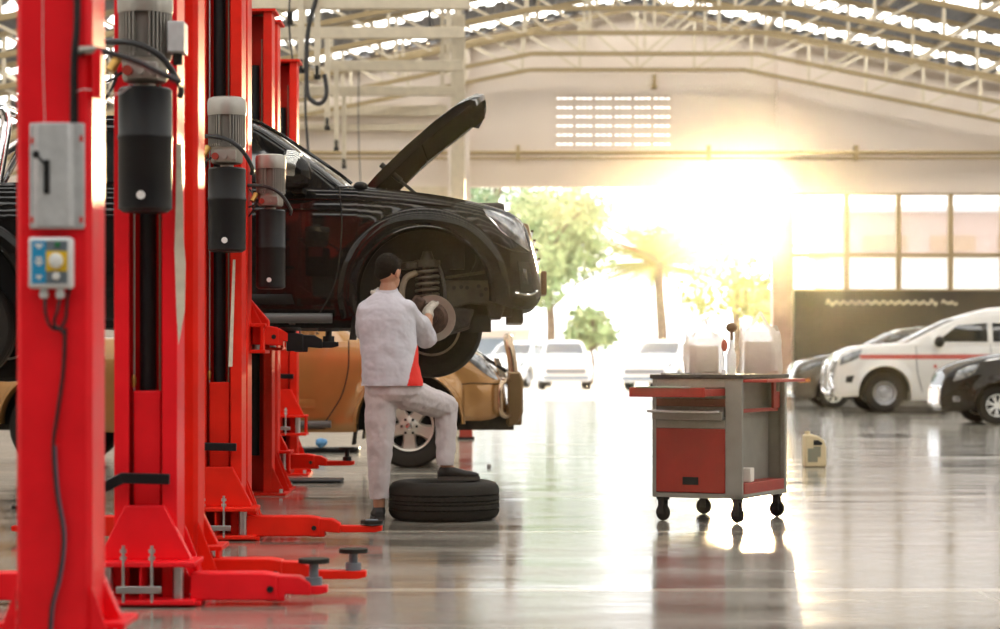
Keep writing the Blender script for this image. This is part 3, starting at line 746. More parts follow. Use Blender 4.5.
# front suspension
m = MB(); m.box((-.5, -.55, .42), (2.2, .12, .14)); m.prism([(.13, .60), (.44, .60), (.50, .52), (.56, .42), (.30, .44), (.16, .40)], -.70, -.64); m.prism([(.12, .42), (.34, .40), (.30, .28), (.16, .24)], -.72, -.62); m.prism([(.42, .46), (.56, .44), (.52, .33), (.44, .34)], -.7, -.55); m.beam((.14, -.68, .62), (.42, -.68, .66), .03, .02); m.box((-2.5, -.5, .4), (3.4, .12, .12)); m.box((-1.9, .55, .42), (4.8, .12, .14))
for x in (-.2, .3, .62): m.box((x, 0, .36), (.12, 1.0, .1))
m.build('chassis_rail', UNDER, T, bevel=.012)
m = MB()
for x, z in ((.20, .55), (.25, .555), (.29, .55), (.37, .56), (.42, .54), (.39, .50)): m.cyl((x, -.705, z), (x, -.69, z), .014)
m.build('rail_hole', DRK, T)
m = MB(); m.box((-.02, -.60, .62), (.95, .02, .75)); m.tube([(.30, -.66, .62), (.36, -.67, .74), (.33, -.66, .88)], .012, smooth=4); m.box((.22, -.66, .76), (.10, .05, .16)); m.build('wheel_well_liner', BTRIM, T)
m = MB(); pts = []
for k in range(110):
    a = k*2*PI/17; pts.append((.015+math.cos(a)*.075, -.72+math.sin(a)*.075, +.42+.27*k/110))
m.tube(pts, .0115, n=7); m.build('coil_spring', mat('spring_grey', (.09, .075, .06), .4, metal=.4), T)
m = MB(); m.cyl((.015, -.72, .36), (.015, -.72, .72), .034); m.cyl((.015, -.72, .69), (.015, -.72, .74), .09); m.cyl((.015, -.72, .74), (.015, -.72, .80), .05, .03); m.build('shock_absorber', UNDER, T)
m = MB(); m.tube([(-.06, -.84, .30), (-.13, -.84, .38), (-.155, -.83, .50), (-.13, -.80, .61), (-.06, -.76, .65)], .022, n=10, smooth=6); m.build('steering_knuckle', CREAMT, T)
m = MB(); m.beam((-.10, -.8, .70), (-.02, -.5, .72), .08, .05); m.beam((-.10, -.8, .70), (-.2, -.5, .70), .06, .05); m.build('upper_control_arm', UNDER, T, bevel=.01)
m = MB(); m.beam((.03, -.82, .22), (.33, -.52, .32), .10, .07); m.beam((.03, -.82, .22), (-.22, -.5, .32), .08, .07); m.tube([(.02, -.8, .33), (.02, -.3, .38)], .03); m.build('lower_control_arm', UNDER, T, bevel=.012)
m = MB(); m.tube([(.12, -.80, .30), (.14, -.78, .5), (.11, -.76, .66), (.06, -.74, .74)], .012, smooth=6); m.build('brake_hose', HOSE, T)
bd = bpy.data.objects.new('brake_disc', None); col.objects.link(bd); bd.parent = T; bd.location = (.055, -.90, .335)
m = MB(); m.lathe([(.085, -.012), (.157, -.012), (.160, -.008), (.160, .012), (.157, .016), (.085, .016), (.085, -.012)], axis='y', n=48); m.build('disc', DISC, bd)
m = MB(); m.lathe([(.001, -.04), (.085, -.035), (.10, -.018), (.11, -.014), (.11, .02), (.001, .02)], axis='y', n=32)
m.cyl((0, -.07, 0), (0, -.03, 0), .038); m.build('hub', RUST, bd)
for k in range(6):
    a = 2*PI*k/6+.3; MB().cyl((math.cos(a)*.066, -.075, math.sin(a)*.066), (math.cos(a)*.066, -.03, math.sin(a)*.066), .008, n=8).build('wheel_stud', RUST, bd)
m = MB(); m.lathe([(.05, .03), (.15, .03), (.152, .035), (.05, .035)], axis='y', n=32); m.build('dust_shield', UNDER, bd)
m = MB(); m.box((-.115, .0, .075), (.09, .10, .16), Matrix.Rotation(.55, 3, 'Y')); m.build('brake_caliper', RUST, bd, bevel=.02)

# ---- gold pickup
GX = (409-500)/105; GY = F/105+.93
gold = Car('pickup_truck', 'gold pickup truck standing behind the raised black one, with a chrome bull bar', 'pickup truck', (GX, GY, 0), 0, dict(
    top=[(-4.7, 1.15), (-4.6, 1.22), (-2.9, 1.24), (-1.6, 1.24), (-.6, 1.24), (-.2, 1.225), (.2, 1.20), (.45, 1.17), (.6, 1.12), (.72, 1.04), (.80, .93), (.88, .85), (.92, .70), (.93, .62)],
    bot=[(-4.7, .55), (-4.4, .45), (-3.7, .40), (-2.8, .34), (-.55, .34), (-.45, .36), (.5, .45), (.7, .45), (.88, .5), (.93, .54)],
    plan=[(-4.7, .86), (-4.5, .90), (-1, .92), (.2, .93), (.45, .92), (.62, .89), (.76, .84), (.86, .76), (.93, .62)],
    arches=[(0, .42, .50), (-3.42, .42, .48)], flare=.045, paint=GPAINT, crown=.03,
    gh=[(1.2, -.40, -2.85, .85), (1.4, -.66, -2.8, .79), (1.55, -.90, -2.76, .74), (1.68, -1.1, -2.7, .69), (1.74, -1.3, -2.6, .62), (1.77, -1.6, -2.4, .42)],
    ws=(1.26, 1.69), wins=[((-.86, 1.28), (-1.26, 1.64), (-1.66, 1.64), (-1.66, 1.28)), ((-1.76, 1.28), (-1.76, 1.64), (-2.45, 1.62), (-2.6, 1.28))]))
G = gold.root
gold.arch_lip(0, .03); gold.arch_lip(1, .03)
gold.patch('headlight', [(.47, 1.15), (.6, 1.11), (.72, 1.04), (.79, .96)], [(.52, 1.07), (.66, .95), (.78, .86), (.85, .84)], LAMP, off=.01, thick=.02)
for pts in ([(-.58, 1.22), (-.58, .95), (-.64, .7), (-.76, .50), (-.84, .38)], [(-1.70, 1.24), (-1.71, .8), (-1.72, .38)], [(-.8, .375), (-1.7, .375), (-2.6, .385)]): gold.seam(pts, .012)
gold.seam([(.5, .80), (.62, .81), (.86, .80)], .01)
gold.patch('door_moulding', [(-1.66, .66), (-.9, .66)], [(-1.66, .57), (-.88, .57)], GPAINT, off=.014, thick=.02)
gold.patch('front_bumper', [(.52, .79), (.70, .79), (.86, .79)], [(.53, .50), (.72, .47), (.90, .53)], GPAINT, off=.018, thick=.02)
for sg in (-1, 1):
    m = MB(); m.cyl((-1.85, sg*.97, .42), (-.74, sg*.97, .42), .035, n=14); m.build('side_step', mat('grey_step', (.2, .2, .2), .35), G)
    m = MB(); m.tube([(.98, sg*.62, .83), (.90, sg*.80, .82), (.87, sg*.85, .76), (.87, sg*.86, .56), (.90, sg*.82, .50), (.98, sg*.66, .49)], .026, n=12, smooth=5); m.build('bull_bar_side_loop', mat('bronzed_chrome', (.50, .38, .26), .16, metal=1), G)
    m = MB(); m.prism([(.94, .92), (1.06, .92), (1.09, .84), (1.09, .52), (1.04, .42), (.94, .38)], sg*.60, sg*.70); m.build('bull_bar_plate', GTRIM, G, bevel=.02)
    m = MB(); m.ell((-.95, sg*1.02, 1.33), (.08, .13, .12)); m.build('side_mirror', GPAINT, G)
    m = MB(); m.prism([(-.50, .56), (-.485, .56), (-.52, .22), (-.55, .22)], sg*.90, sg*.66); m.build('mud_flap', RUB, G)
m = MB(); m.tube([(1.00, -.64, .80), (.985, -.64, 1.02), (.95, -.62, 1.20), (.945, -.52, 1.245), (.95, 0, 1.26), (.945, .52, 1.245), (.95, .62, 1.20), (.985, .64, 1.02), (1.00, .64, .80)], .045, n=14, smooth=6); m.build('bull_bar', mat('bronzed_chrome', (.50, .38, .26), .16, metal=1), G)
m = MB(); m.tube([(1.04, -.6, .6), (1.04, .6, .6)], .05, n=12); m.box((1.0, 0, .5), (.16, 1.3, .2)); m.build('bumper_bar', GTRIM, G, bevel=.02)
m = MB(); m.prism([(.80, 1.06), (.86, 1.05), (.94, .86), (.86, .86)], -.52, .52); m.build('grille', CHR, G, bevel=.01)
m = MB(); m.beam((.50, -.3, 1.19), (.93, -.56, .92), .03); m.build('winch_strut', DRK, G)
m = MB()
for y in (-.45, .45): m.box((-1.6, y, .42), (5.2, .12, .14))
for x in (0, -3.42): m.box((x, 0, .385), (.12, 1.4, .12))
m.build('chassis_rail', UNDER, G)
for x in (0, -3.42):
    for sg in (-1, 1): wheel(G, x, sg*.79, .398, .40, sg, 'alloy6', .25)

# ---- cars on the right
def far_car(name, lb, cat, px, Y, sp, rz=PI, group=None, style='steel', R=.38, x=None, ws=2.9):
    s_ = F/Y; hw = max(q[1] for q in sp['plan'])
    c = Car(name, lb, cat, ((px-500)/s_ if x is None else x, Y+hw if x is None else Y, 0), rz, sp, group)
    for xx in (0, -ws):
        for sg in (-1, 1): wheel(c.root, xx, sg*(hw-.13), R, R, sg, style, .2)
    c.arch_lip(0, .02); c.arch_lip(1, .02)
    return c
suv = far_car('pickup_truck', 'white pickup truck with a red stripe parked on the right against the dark panel', 'pickup truck', 885, 42.0, dict(
    top=[(-4.1, 1.2), (-4, 1.3), (-1.5, 1.33), (-.5, 1.33), (0, 1.30), (.4, 1.27), (.7, 1.19), (.84, 1.08), (.90, .9), (.93, .72)],
    bot=[(-4.1, .45), (-3.8, .35), (-2.4, .24), (-.6, .24), (.5, .32), (.85, .30), (.93, .36)],
    plan=[(-4.1, .86), (-3.9, .9), (0, .9), (.4, .89), (.65, .84), (.82, .74), (.93, .6)],
    arches=[(0, .40, .50), (-3.0, .40, .5)], flare=.04, paint=WPAINT,
    gh=[(1.3, -.30, -3.9, .84), (1.5, -.70, -3.88, .79), (1.7, -1.10, -3.85, .74), (1.82, -1.4, -3.8, .70), (1.93, -1.75, -3.7, .64), (2.02, -2.1, -3.6, .5), (2.05, -2.4, -3.4, .3)],
    ws=(1.34, 1.8), wins=[((-1.0, 1.36), (-1.42, 1.68), (-1.98, 1.72), (-1.98, 1.36)), ((-2.08, 1.36), (-2.08, 1.72), (-2.9, 1.72), (-2.9, 1.36))]), ws=3.0)
suv.patch('body_stripe', [(.50, 1.115), (-1, 1.12), (-3.9, 1.12)], [(.46, 1.03), (-1, 1.03), (-3.9, 1.03)], STRIPE, off=.005, n=40)
suv.patch('headlight', [(.42, 1.22), (.62, 1.17), (.80, 1.07)], [(.50, 1.05), (.65, .98), (.85, .90)], LAMP, thick=.02)
suv.patch('fog_lamp', [(.58, .72), (.72, .70)], [(.62, .58), (.74, .58)], DRK)
suv.patch('emblem', [(-.93, .92), (-.99, .92)], [(-.93, .86), (-.99, .86)], STRIPE)
suv.seam([(-.60, 1.28), (-.62, .8), (-.72, .4)], .014); suv.seam([(-2.03, 1.3), (-2.03, .3)], .014)
m = MB(); m.tube([(.90, -.6, 1.0), (.97, -.5, .75), (.95, -.55, .42), (.95, .55, .42), (.97, .5, .75), (.90, .6, 1.0)], .05, n=10, smooth=4); m.build('bumper_guard', CHR, suv.root)
for sg in (-1, 1):
    m = MB(); m.ell((-1.02, sg*1.0, 1.36), (.10, .14, .11)); m.build('side_mirror', BTRIM, suv.root)
sed = far_car('car', 'dark champagne car parked behind the white pickup, only its front showing', 'car', 834, 45.8, dict(
    top=[(-3.4, .9), (-3.3, 1.05), (-2, 1.1), (-.8, 1.16), (-.3, 1.13), (.1, 1.10), (.45, 1.02), (.7, .92), (.79, .78), (.83, .6)],
    bot=[(-3.4, .35), (-3.2, .25), (-.5, .2), (.45, .22), (.78, .22), (.83, .3)],
    plan=[(-3.4, .75), (-3.1, .84), (0, .86), (.4, .84), (.6, .78), (.75, .68), (.83, .5)],
    arches=[(0, .32, .38), (-2.5, .32, .38)], flare=.02, paint=SPAINT,
    gh=[(1.1, -.40, -3.1, .78), (1.34, -.75, -3.0, .70), (1.52, -1.1, -2.85, .64), (1.65, -1.4, -2.6, .58), (1.71, -1.8, -2.3, .45)],
    ws=(1.15, 1.58), wins=[((-.85, 1.17), (-1.25, 1.54), (-1.85, 1.56), (-1.85, 1.17)), ((-1.92, 1.17), (-1.92, 1.56), (-2.5, 1.44), (-2.7, 1.17))]), R=.31, ws=2.5, style='hub')
sed.patch('headlight', [(.2, 1.0), (.45, .94), (.64, .86)], [(.3, .9), (.48, .82), (.70, .72)], LAMP, thick=.02)
sed.patch('indicator', [(.5, .62), (.7, .60)], [(.5, .56), (.72, .54)], ORG)
for sg in (-1, 1): m = MB(); m.tube([(-.5, sg*.74, 1.14), (-.9, sg*.70, 1.32), (-1.5, sg*.62, 1.53), (-2.2, sg*.6, 1.58)], .02, smooth=4); m.build('roof_gutter', CHR, sed.root)
hat = far_car('car', 'black small car at the right edge of the frame with its nose showing', 'car', 998, 34.6, dict(
    top=[(-2.9, .9), (-2.8, 1.0), (-1.5, 1.05), (-.4, 1.10), (0, 1.06), (.35, .99), (.6, .90), (.74, .80), (.80, .66), (.82, .55)],
    bot=[(-2.9, .35), (-2.7, .25), (-.5, .2), (.4, .22), (.78, .2), (.82, .26)],
    plan=[(-2.9, .72), (-2.7, .82), (0, .84), (.3, .83), (.55, .77), (.7, .68), (.82, .5)],
    arches=[(0, .31, .36), (-2.45, .31, .36)], flare=.03, paint=BPAINT,
    gh=[(1.0, -.3, -2.8, .76), (1.25, -.75, -2.7, .70), (1.4, -1.0, -2.6, .64), (1.5, -1.3, -2.4, .58), (1.54, -1.6, -2.2, .4)],
    ws=(1.1, 1.45), wins=[((-.8, 1.08), (-1.15, 1.4), (-1.5, 1.42), (-1.5, 1.08)), ((-1.58, 1.08), (-1.58, 1.42), (-2.2, 1.38), (-2.4, 1.08))]), R=.30, ws=2.45, style='hub')
hat.patch('headlight', [(.28, .96), (.45, .93), (.62, .84)], [(.36, .82), (.5, .74), (.68, .68)], LAMP, thick=.03)
hat.patch('fog_lamp', [(.58, .45), (.68, .45)], [(.58, .36), (.68, .36)], LAMP)
m = MB(); m.prism([(.80, .62), (.85, .58), (.86, .30), (.80, .24)], -.46, .46); m.build('front_bumper', CHR, hat.root, bevel=.02)  # black bumper made chrome to carry its blue-white highlights
hat.seam([(.2, 1.0), (-.1, 1.04), (-.5, .98)], .02, m=CHR, name='body_crease')  # chrome line put in as the highlight along the crease
# ---- white cars in the yard
yard = dict(
    top=[(-3.9, .95), (-3.8, 1.1), (-1.5, 1.15), (-.5, 1.18), (0, 1.15), (.5, 1.10), (.75, 1.0), (.83, .75), (.86, .6)],
    bot=[(-3.9, .4), (-3.7, .32), (-.5, .25), (.5, .3), (.8, .28), (.86, .36)],
    plan=[(-3.9, .78), (-3.7, .86), (0, .88), (.5, .86), (.7, .82), (.82, .74), (.86, .6)],
    arches=[(0, .36, .44), (-2.8, .36, .44)], flare=.03, paint=WPAINT,
    gh=[(1.1, -.35, -3.0, .80), (1.3, -.75, -2.9, .74), (1.45, -1.0, -2.85, .70), (1.6, -1.3, -2.7, .62), (1.66, -1.6, -2.5, .45)],
    ws=(1.16, 1.55), wins=[((-.8, 1.16), (-1.2, 1.52), (-1.7, 1.54), (-1.7, 1.16)), ((-1.78, 1.16), (-1.78, 1.54), (-2.5, 1.5), (-2.7, 1.16))])
for px, Y, rz, lb in ((565, 73, -PI/2, 'white pickup truck in the yard seen head on through the doorway'), (506, 78, -PI/2-.3, 'white car in the yard beside the gold truck bull bar'), (652, 70, -PI/2-.35, 'white car in the yard beyond the tool cart drawer')):
    c = far_car('car', lb, 'car', 0, Y, yard, rz, 'cars in the yard', x=(px-500)*Y/F, ws=2.8, R=.35)
    m = MB(); m.box((.87, 0, .62), (.06, 1.3, .16)); m.build('grille', mat('grey_grille', (.18, .18, .19), .5), c.root)
    m = MB(); m.box((.85, 0, .40), (.08, 1.5, .10)); m.build('front_bumper', DGREY, c.root)
    c.patch('headlight', [(.55, .98), (.80, .86)], [(.6, .82), (.84, .70)], LAMP)

# ------------------------------------------------------------ lift columns
CW, CD, CH = .27, .24, 3.7
def channel(back, h=CH, z0=0, mb=None):
    """C section; the opening faces -y (towards the doorway end when back=True)"""
    m = mb or MB(); t = .012; w2 = CW/2; sgn = 1 if not back else -1
    # plan outline for an opening at -y*sgn
    out = [(-w2+.065, -CD/2), (-w2, -CD/2), (-w2, CD/2-.02), (-w2+.02, CD/2), (w2-.02, CD/2), (w2, CD/2-.02), (w2, -CD/2), (w2-.065, -CD/2),
           (w2-.065, -CD/2+t), (w2-t, -CD/2+t), (w2-t, CD/2-t), (-w2+t, CD/2-t), (-w2+t, -CD/2+t), (-w2+.065, -CD/2+t)]
    out = [(x, y*sgn) for x, y in out]
    m.prism(out, z0, h, 'xy'); return m
def arm(root, x0, y0, z, ang, segs, pad, m, hh=.115, mo=RED, steel=True, name='lift_arm'):
    a = bpy.data.objects.new(name, None); col.objects.link(a); a.parent = root; a.location = (x0, y0, z); a.rotation_euler = (0, 0, ang)
    x = 0; L1, L2, L3 = segs
    b = MB(); b.prism([(0, -hh*.5), (L1, -hh*.5), (L1, hh*.42), (L1-.06, hh*.5), (0, hh*.5)], -.065, .065); b.build('outer_arm', mo, a, bevel=.006)
    b = MB(); b.prism([(L1-.05, -hh*.55), (L1+.03, -hh*.55), (L1+.03, -hh*.28), (L1+L2, -hh*.35), (L1+L2, hh*.12), (L1+L2-.05, hh*.36), (L1-.05, hh*.40)], -.052, .052); b.build('inner_arm', mo, a, bevel=.006)
    b = MB(); b.prism([(L1+L2-.04, -hh*.32), (L1+L2+L3, -hh*.32), (L1+L2+L3+.04, -hh*.24), (L1+L2+L3+.04, -hh*.0), (L1+L2-.04, hh*.02)], -.04, .04); b.build('arm_tip', mo if not steel else mo, a, bevel=.004)
    b = MB(); b.cyl((L1-.03, -.072, -.01), (L1-.03, -.05, -.01), .014); b.build('bolt', DRK, a)
    pl = MB(); px = L1+L2+L3-.02; pl.cyl((px, 0, -.02), (px, 0, .035), .036); pl.cyl((px, 0, .03), (px, 0, pad-.02), .02); pl.build('pad_screw', DGREY if steel else BLK, a)
    pl = MB(); pl.cyl((px, 0, pad-.02), (px, 0, pad), .066, n=20); pl.build('lift_pad', RUB, a)
    return a
def carriage(root, z, mo, sgn=1, arms=(), hh=.115, low=True):
    c = bpy.data.objects.new('carriage', None); col.objects.link(c); c.parent = root; c.location = (0, -.02*sgn, z)
    b = MB(); b.box((0, -.03*sgn, .60), (.118, .06, .62)); b.prism([(-.2, .19), (.2, .19), (.085, .42), (-.085, .42)], -.13*sgn, -.075*sgn) ; b.build('slide_block', mo, c, bevel=.006)
    b = MB(); b.box((0, -.11*sgn, .18), (.46, .28, .022)); b.box((0, -.11*sgn, .02), (.46, .28, .022)); b.box((0, -.13*sgn, .10), (.012, .2, .15)); b.box((-.21, -.02*sgn, .10), (.02, .1, .15)); b.box((.21, -.02*sgn, .10), (.02, .1, .15)); b.build('arm_bracket', mo, c, bevel=.004)
    for x in (-.15, .15):
        b = MB(); b.cyl((x, -.17*sgn, .03), (x, -.17*sgn, .17), .024); b.build('pivot_pin', STEEL, c)
    for x in (-.07, .05):
        b = MB(); b.cyl((x, -.245*sgn, .02), (x, -.245*sgn, .26), .007, n=8); b.cyl((x, -.245*sgn, .20), (x, -.245*sgn, .215), .015, n=6); b.cyl((x, -.245*sgn, .23), (x, -.245*sgn, .245), .015, n=6); b.build('lock_bolt', STEEL, c)
    b = MB(); b.box((-.005, -.25*sgn, .075), (.19, .012, .03)); b.build('lock_bar', STEEL, c, bevel=.003)
    b = MB(); b.beam((-.17, -.17*sgn, .50), (-.09, -.15*sgn, .54), .035, .045); b.beam((-.10, -.15*sgn, .54), (.11, -.15*sgn, .535), .035, .045); b.build('guard_bar', BLK, c, bevel=.004)
    return c
def power_unit(root, off, k=1.0, zt=1.70, lb=None, th=.545, right_box=True):
    u = bpy.data.objects.new('power_unit', None); col.objects.link(u); u.parent = root; u.location = (off[0], off[1], zt); u.scale = (k, k, k)
    R = .112
    b = MB(); b.lathe([(.001, 0), (R-.02, 0), (R, .015), (R, .30), (R+.003, .305), (R+.003, .32), (R, .325), (R, th-.01), (R-.01, th), (.001, th)], n=40); b.build('oil_tank', BLK, u)
    b = MB(); b.cyl((.0, -R-.008, .065), (.0, -R+.01, .065), .018); b.build('drain_plug', WHT, u)
    b = MB(); b.lathe([(.001, th), (.04, th), (.04, th+.02), (.085, th+.025), (.095, th+.04), (.095, th+.10), (.105, th+.12), (.001, th+.12)], n=32); b.box((0, -.07, th+.065), (.13, .06, .07)); b.build('valve_block', ALU, u, bevel=.004)
    for x, q in ((-.055, .021), (.0, .016), (.05, .018)):
        b = MB(); b.cyl((x, -.13, th+.06), (x, -.08, th+.06), q, n=12); b.build('valve', ALU if q < .02 else MATS['dull_red'], u)
    b = MB(); b.lathe([(.001, th+.12), (.108, th+.12), (.108, th+.14)], n=36)
    z0, z1 = th+.125, th+.31
    b.lathe([(.088, z0), (.088, z1), (.1, z1)], n=36); b.build('motor_core', FIN, u)
    b = MB()
    for i in range(40):
        a = 2*PI*i/40
        if abs(math.sin(a)+1) < .02: continue
        c_, s_ = math.cos(a), math.sin(a)
        b.beam((c_*.098, s_*.098, z0), (c_*.098, s_*.098, z1), .005, .026, up=(c_, s_, 0))
    b.build('cooling_fins', ALU, u, flat=True)
    b = MB(); b.lathe([(.1, z1), (.113, z1), (.116, z1+.02), (.116, z1+.08), (.11, z1+.10), (.09, z1+.11), (.001, z1+.11)], n=36); b.build('fan_cowl', ALU, u)
    if right_box:
        b = MB(); b.box((.14, -.03, z0+.08), (.07, .12, .13)); b.build('terminal_box', GREYB, u, bevel=.006)
        b = MB(); b.cyl((.14, -.03, z0+.02), (.14, -.03, z0-.03), .02); b.build('cable_gland', DRK, u)
    for i, pts in enumerate(([(-.30, .0, th+.17), (-.15, -.1, th+.18), (.0, -.17, th+.16), (.10, -.16, th+.10), (.16, -.10, th+.0), (.155, -.06, th-.04)], [(-.28, .02, th+.02), (-.15, -.06, th+.02), (-.08, -.12, th+.05)], [(-.20, .05, th+.19), (-.13, -.05, th+.12), (-.11, -.09, th+.02), (-.18, -.03, th-.07)])):
        b = MB(); b.tube(pts, .013 if i == 0 else .007, smooth=6); b.build('hose', HOSE, u)
        b = MB(); e = Vector(pts[0]); b.cyl(e+Vector((-.0, 0, 0)), e+Vector((.07, -.04, .002)), .017 if i == 0 else .01, n=10); b.build('hose_fitting', STEEL, u)
    b = MB(); b.cyl((-.1, -.08, th+.12), (-.13, -.1, th+.06), .02); b.build('plug', BRASS, u)
    b = MB(); b.box((0, R+.03, th-.1), (.12, .09, .2)); b.build('mount', REDD, u)
    return u
def column(lb, X, Y, back, mo, car_z=0.0, h=CH, paper=False, guts=True, skirt=True, arms=(), pu=None):
    t = thing('lift_column', lb, 'lift column', (X, Y, 0), 0, 'red lift columns')
    sgn = -1 if back else 1
    channel(back, h).build('post', mo, t, bevel=.004)
    b = MB(); b.box((0, 0, .01), (.5, .44, .02))
    for sx in (-1, 1):
        b.prism([(sx*CW/2, .02), (sx*(CW/2+.115), .02), (sx*CW/2, .32)], CD/2*sgn-.014*sgn, CD/2*sgn)
        b.prism([(sx*CW/2, .02), (sx*(CW/2+.10), .02), (sx*CW/2, .22)], -CD/2*sgn, -CD/2*sgn+.014*sgn)
    b.build('base_plate', mo, t, bevel=.003)
    for sx in (-1, 1):
        for sy in (-1, 1):
            b = MB(); b.cyl((sx*.21, sy*.18, .02), (sx*.21, sy*.18, .05), .014, n=8); b.build('anchor_bolt', STEEL, t)
    b = MB(); b.box((0, 0, h+.01), (CW+.06, CD+.06, .02)); b.build('top_plate', mo, t)
    if guts:
        yy = -.02*sgn
        b = MB(); b.cyl((-.005, yy, .3), (-.005, yy, h-.4), .036, n=16); b.build('hydraulic_cylinder', BLK, t)
        b = MB(); b.cyl((-.062, yy-.02*sgn, .3+car_z), (-.062, yy-.02*sgn, h-.2), .005, n=6); b.build('lift_cable', STEEL, t)
        b = MB(); b.cyl((.05, yy-.02*sgn, .9+car_z), (.05, yy-.02*sgn, h-.2), .005, n=6); b.build('chain', mat('chain_steel', (.4, .33, .25), .4, metal=.8), t)
        b = MB(); b.ell((-.062, yy-.035*sgn, .95+car_z), (.012, .012, .03)); b.build('cable_end', BRASS, t)
    c = carriage(t, car_z, mo, sgn)
    for (x0, y0, ang, segs, pad) in arms: arm(t, x0, y0, .10+car_z-.02, ang, segs, pad, mo, mo=mo)
    if pu: power_unit(t, *pu)
    return t
def at(px, Y): return (px-500)*Y/F
Y1, Y2, Y3, Y4, Y5 = 7.15, 9.52, 12.87, 16.95, 19.8
c1 = column('nearest red lift column at the left edge, seen from its plain back, with a grey switch box', at(61, Y1), Y1, True, RED, arms=[])
c1.scale = (.90, 1, 1)
c2 = column('red lift column behind the nearest one, with the largest motor, black oil tank and yellowed paper strips', at(150, Y2), Y2, False, RED,
            arms=[(.20, -.13, 0, (.37, .14, .03), .115), (-.2, -.13, PI, (.6, .25, .1), .115)], pu=((.028, -.30), 1.0, 1.66, None, .52))
n2 = column('red lift column seen edge on just behind the column with the largest motor', at(170, 10.0), 10.05, True, REDD, guts=False,
            arms=[(.14, .0, 0, (.37, .14, .20), .10)])
c3 = column('red lift column in the middle of the row, with the second motor and oil tank', at(221, Y3), Y3, False, REDD,
            arms=[(.17, -.13, 0, (.42, .12, .20), .03), (-.2, -.13, PI, (.6, .25, .1), .115)], pu=((.072, -.30), .96, 1.655, None, .50, False))
n3 = column('red lift column hidden behind the middle one, its raised arm under the black truck', -1.66, 13.40, True, REDD, car_z=1.07, guts=False)
c4 = column('dark open red lift column behind the raised black truck', at(256, Y4), Y4, False, REDD, car_z=1.1, arms=[])
n4 = column('red lift column in front of the gold truck door with a low arm under its sill', at(262, 17.5), 17.5, True, REDD, car_z=.12, guts=False)
c5 = column('farthest red lift column in the row, its flat top above the black truck roof', at(283, Y5), Y5, False, REDD, car_z=.35)
fc = thing('tool_cabinet', 'red steel tool cabinet beyond the gold truck, its foot showing under the bumper', 'cabinet', (at(466, 28.4), 28.4, 0))
MB().box((0, 0, .45), (.17, .3, .88)).build('cabinet_body', mat('dull_red', (.33, .03, .015), .5), fc, bevel=.01)
MB().box((.0, 0, .02), (.22, .34, .03)).build('cabinet_foot', DRK, fc)
# raised arms
arm(n3, .13, .14, 1.19, math.radians(12), (.16, .06, .04), .05, None, mo=REDD, steel=False)
b = MB(); b.prism([(.10, 1.20), (.24, 1.20), (.24, 1.28), (.12, 1.42), (.10, 1.42)], .10, .18); b.build('arm_gusset', REDD, n3, bevel=.006)
a_ = arm(n3, .34, .20, 1.15, math.radians(8), (.10, .12, .06), .085, None, mo=BLK, steel=False)
arm(n4, .12, .25, .22, 0, (.28, .10, .18), .11, None, mo=REDD, steel=False)
power_unit(n3, (.265, -.02), .80, 1.47, None, .60, False)
# paper strips on the edge-on column
pp = MB(); pp.prism([((px-147)/233, CZ+(HOR-py)/233) for px, py in ((178, 145), (183, 145), (184.5, 200), (185, 240), (187, 265), (186, 312), (180, 345), (178, 312), (176, 250), (177.5, 200))], -CD/2-.008, -CD/2-.003)
pp.build('paper_strip', PAPER, c2)
pp = MB(); pp.prism([(.06, 1.0), (.085, 1.62), (.10, 1.62), (.082, 1.0)], -CD/2-.008, -CD/2-.004); pp.build('paper_strip', PAPER, c3)
b = MB(); b.cyl((.055, -CD/2-.012, .9), (.055, -CD/2-.012, 3.7), .006); b.build('conduit', BRASS, n2)
# details on the nearest column (back face towards the camera is y=-CD/2)
f1 = -CD/2
def q1(px, py): return (((px-500)*(Y1-.12)/F-at(61, Y1))/.90, CZ+(HOR-py)*(Y1-.12)/F)
def sheet(px0, py0, px1, py1, y0, y1, name, m, parent, bevel=.004):
    x0, z1 = q1(px0, py0); x1, z0 = q1(px1, py1); b = MB(); b.b2((x0, y0, z0), (x1, y1, z1)); return b.build(name, m, parent, bevel=bevel)
sb = bpy.data.objects.new('switch_box', None); col.objects.link(sb); sb.parent = c1
sheet(30, 123, 85, 229, f1-.012, f1, 'mounting_plate', GREYB, sb, .006)
x0, z1 = q1(37, 124); x1, z0 = q1(76, 228)
b = MB(); b.prism([(x0-.012, f1-.01), (x0+.012, f1-.05), (x1-.016, f1-.05), (x1, f1-.01)], z0, z1, 'xy'); b.build('cover', GREYB, sb, bevel=.006)
sheet(47, 161, 53, 195, f1-.056, f1-.049, 'slot', DRK, sb, .004)
xa, za = q1(50, 168); xb, zb = q1(42, 157)
b = MB(); b.cyl((xa, f1-.05, za), (xb, f1-.09, zb), .005); b.ell((xb, f1-.092, zb), (.013, .013, .013)); b.build('lever', BLK, sb)
for px, py in ((33, 141), (82, 139), (33, 220), (82, 220)): sheet(px-1.5, py-3, px+1.5, py+3, f1-.014, f1-.011, 'bolt', REDD, sb, 0)
cb = bpy.data.objects.new('control_box', None); col.objects.link(cb); cb.parent = c1
sheet(32, 238, 75, 289, f1-.06, f1, 'housing', LBOX, cb, .01)
sheet(36, 242, 50, 284, f1-.062, f1-.059, 'blue_label', BLUE, cb, 0)
sheet(50, 242, 71, 284, f1-.0615, f1-.059, 'face_plate', DGREY, cb, 0)
sheet(50, 252, 71, 272, f1-.064, f1-.06, 'yellow_plate', YEL, cb, 0)
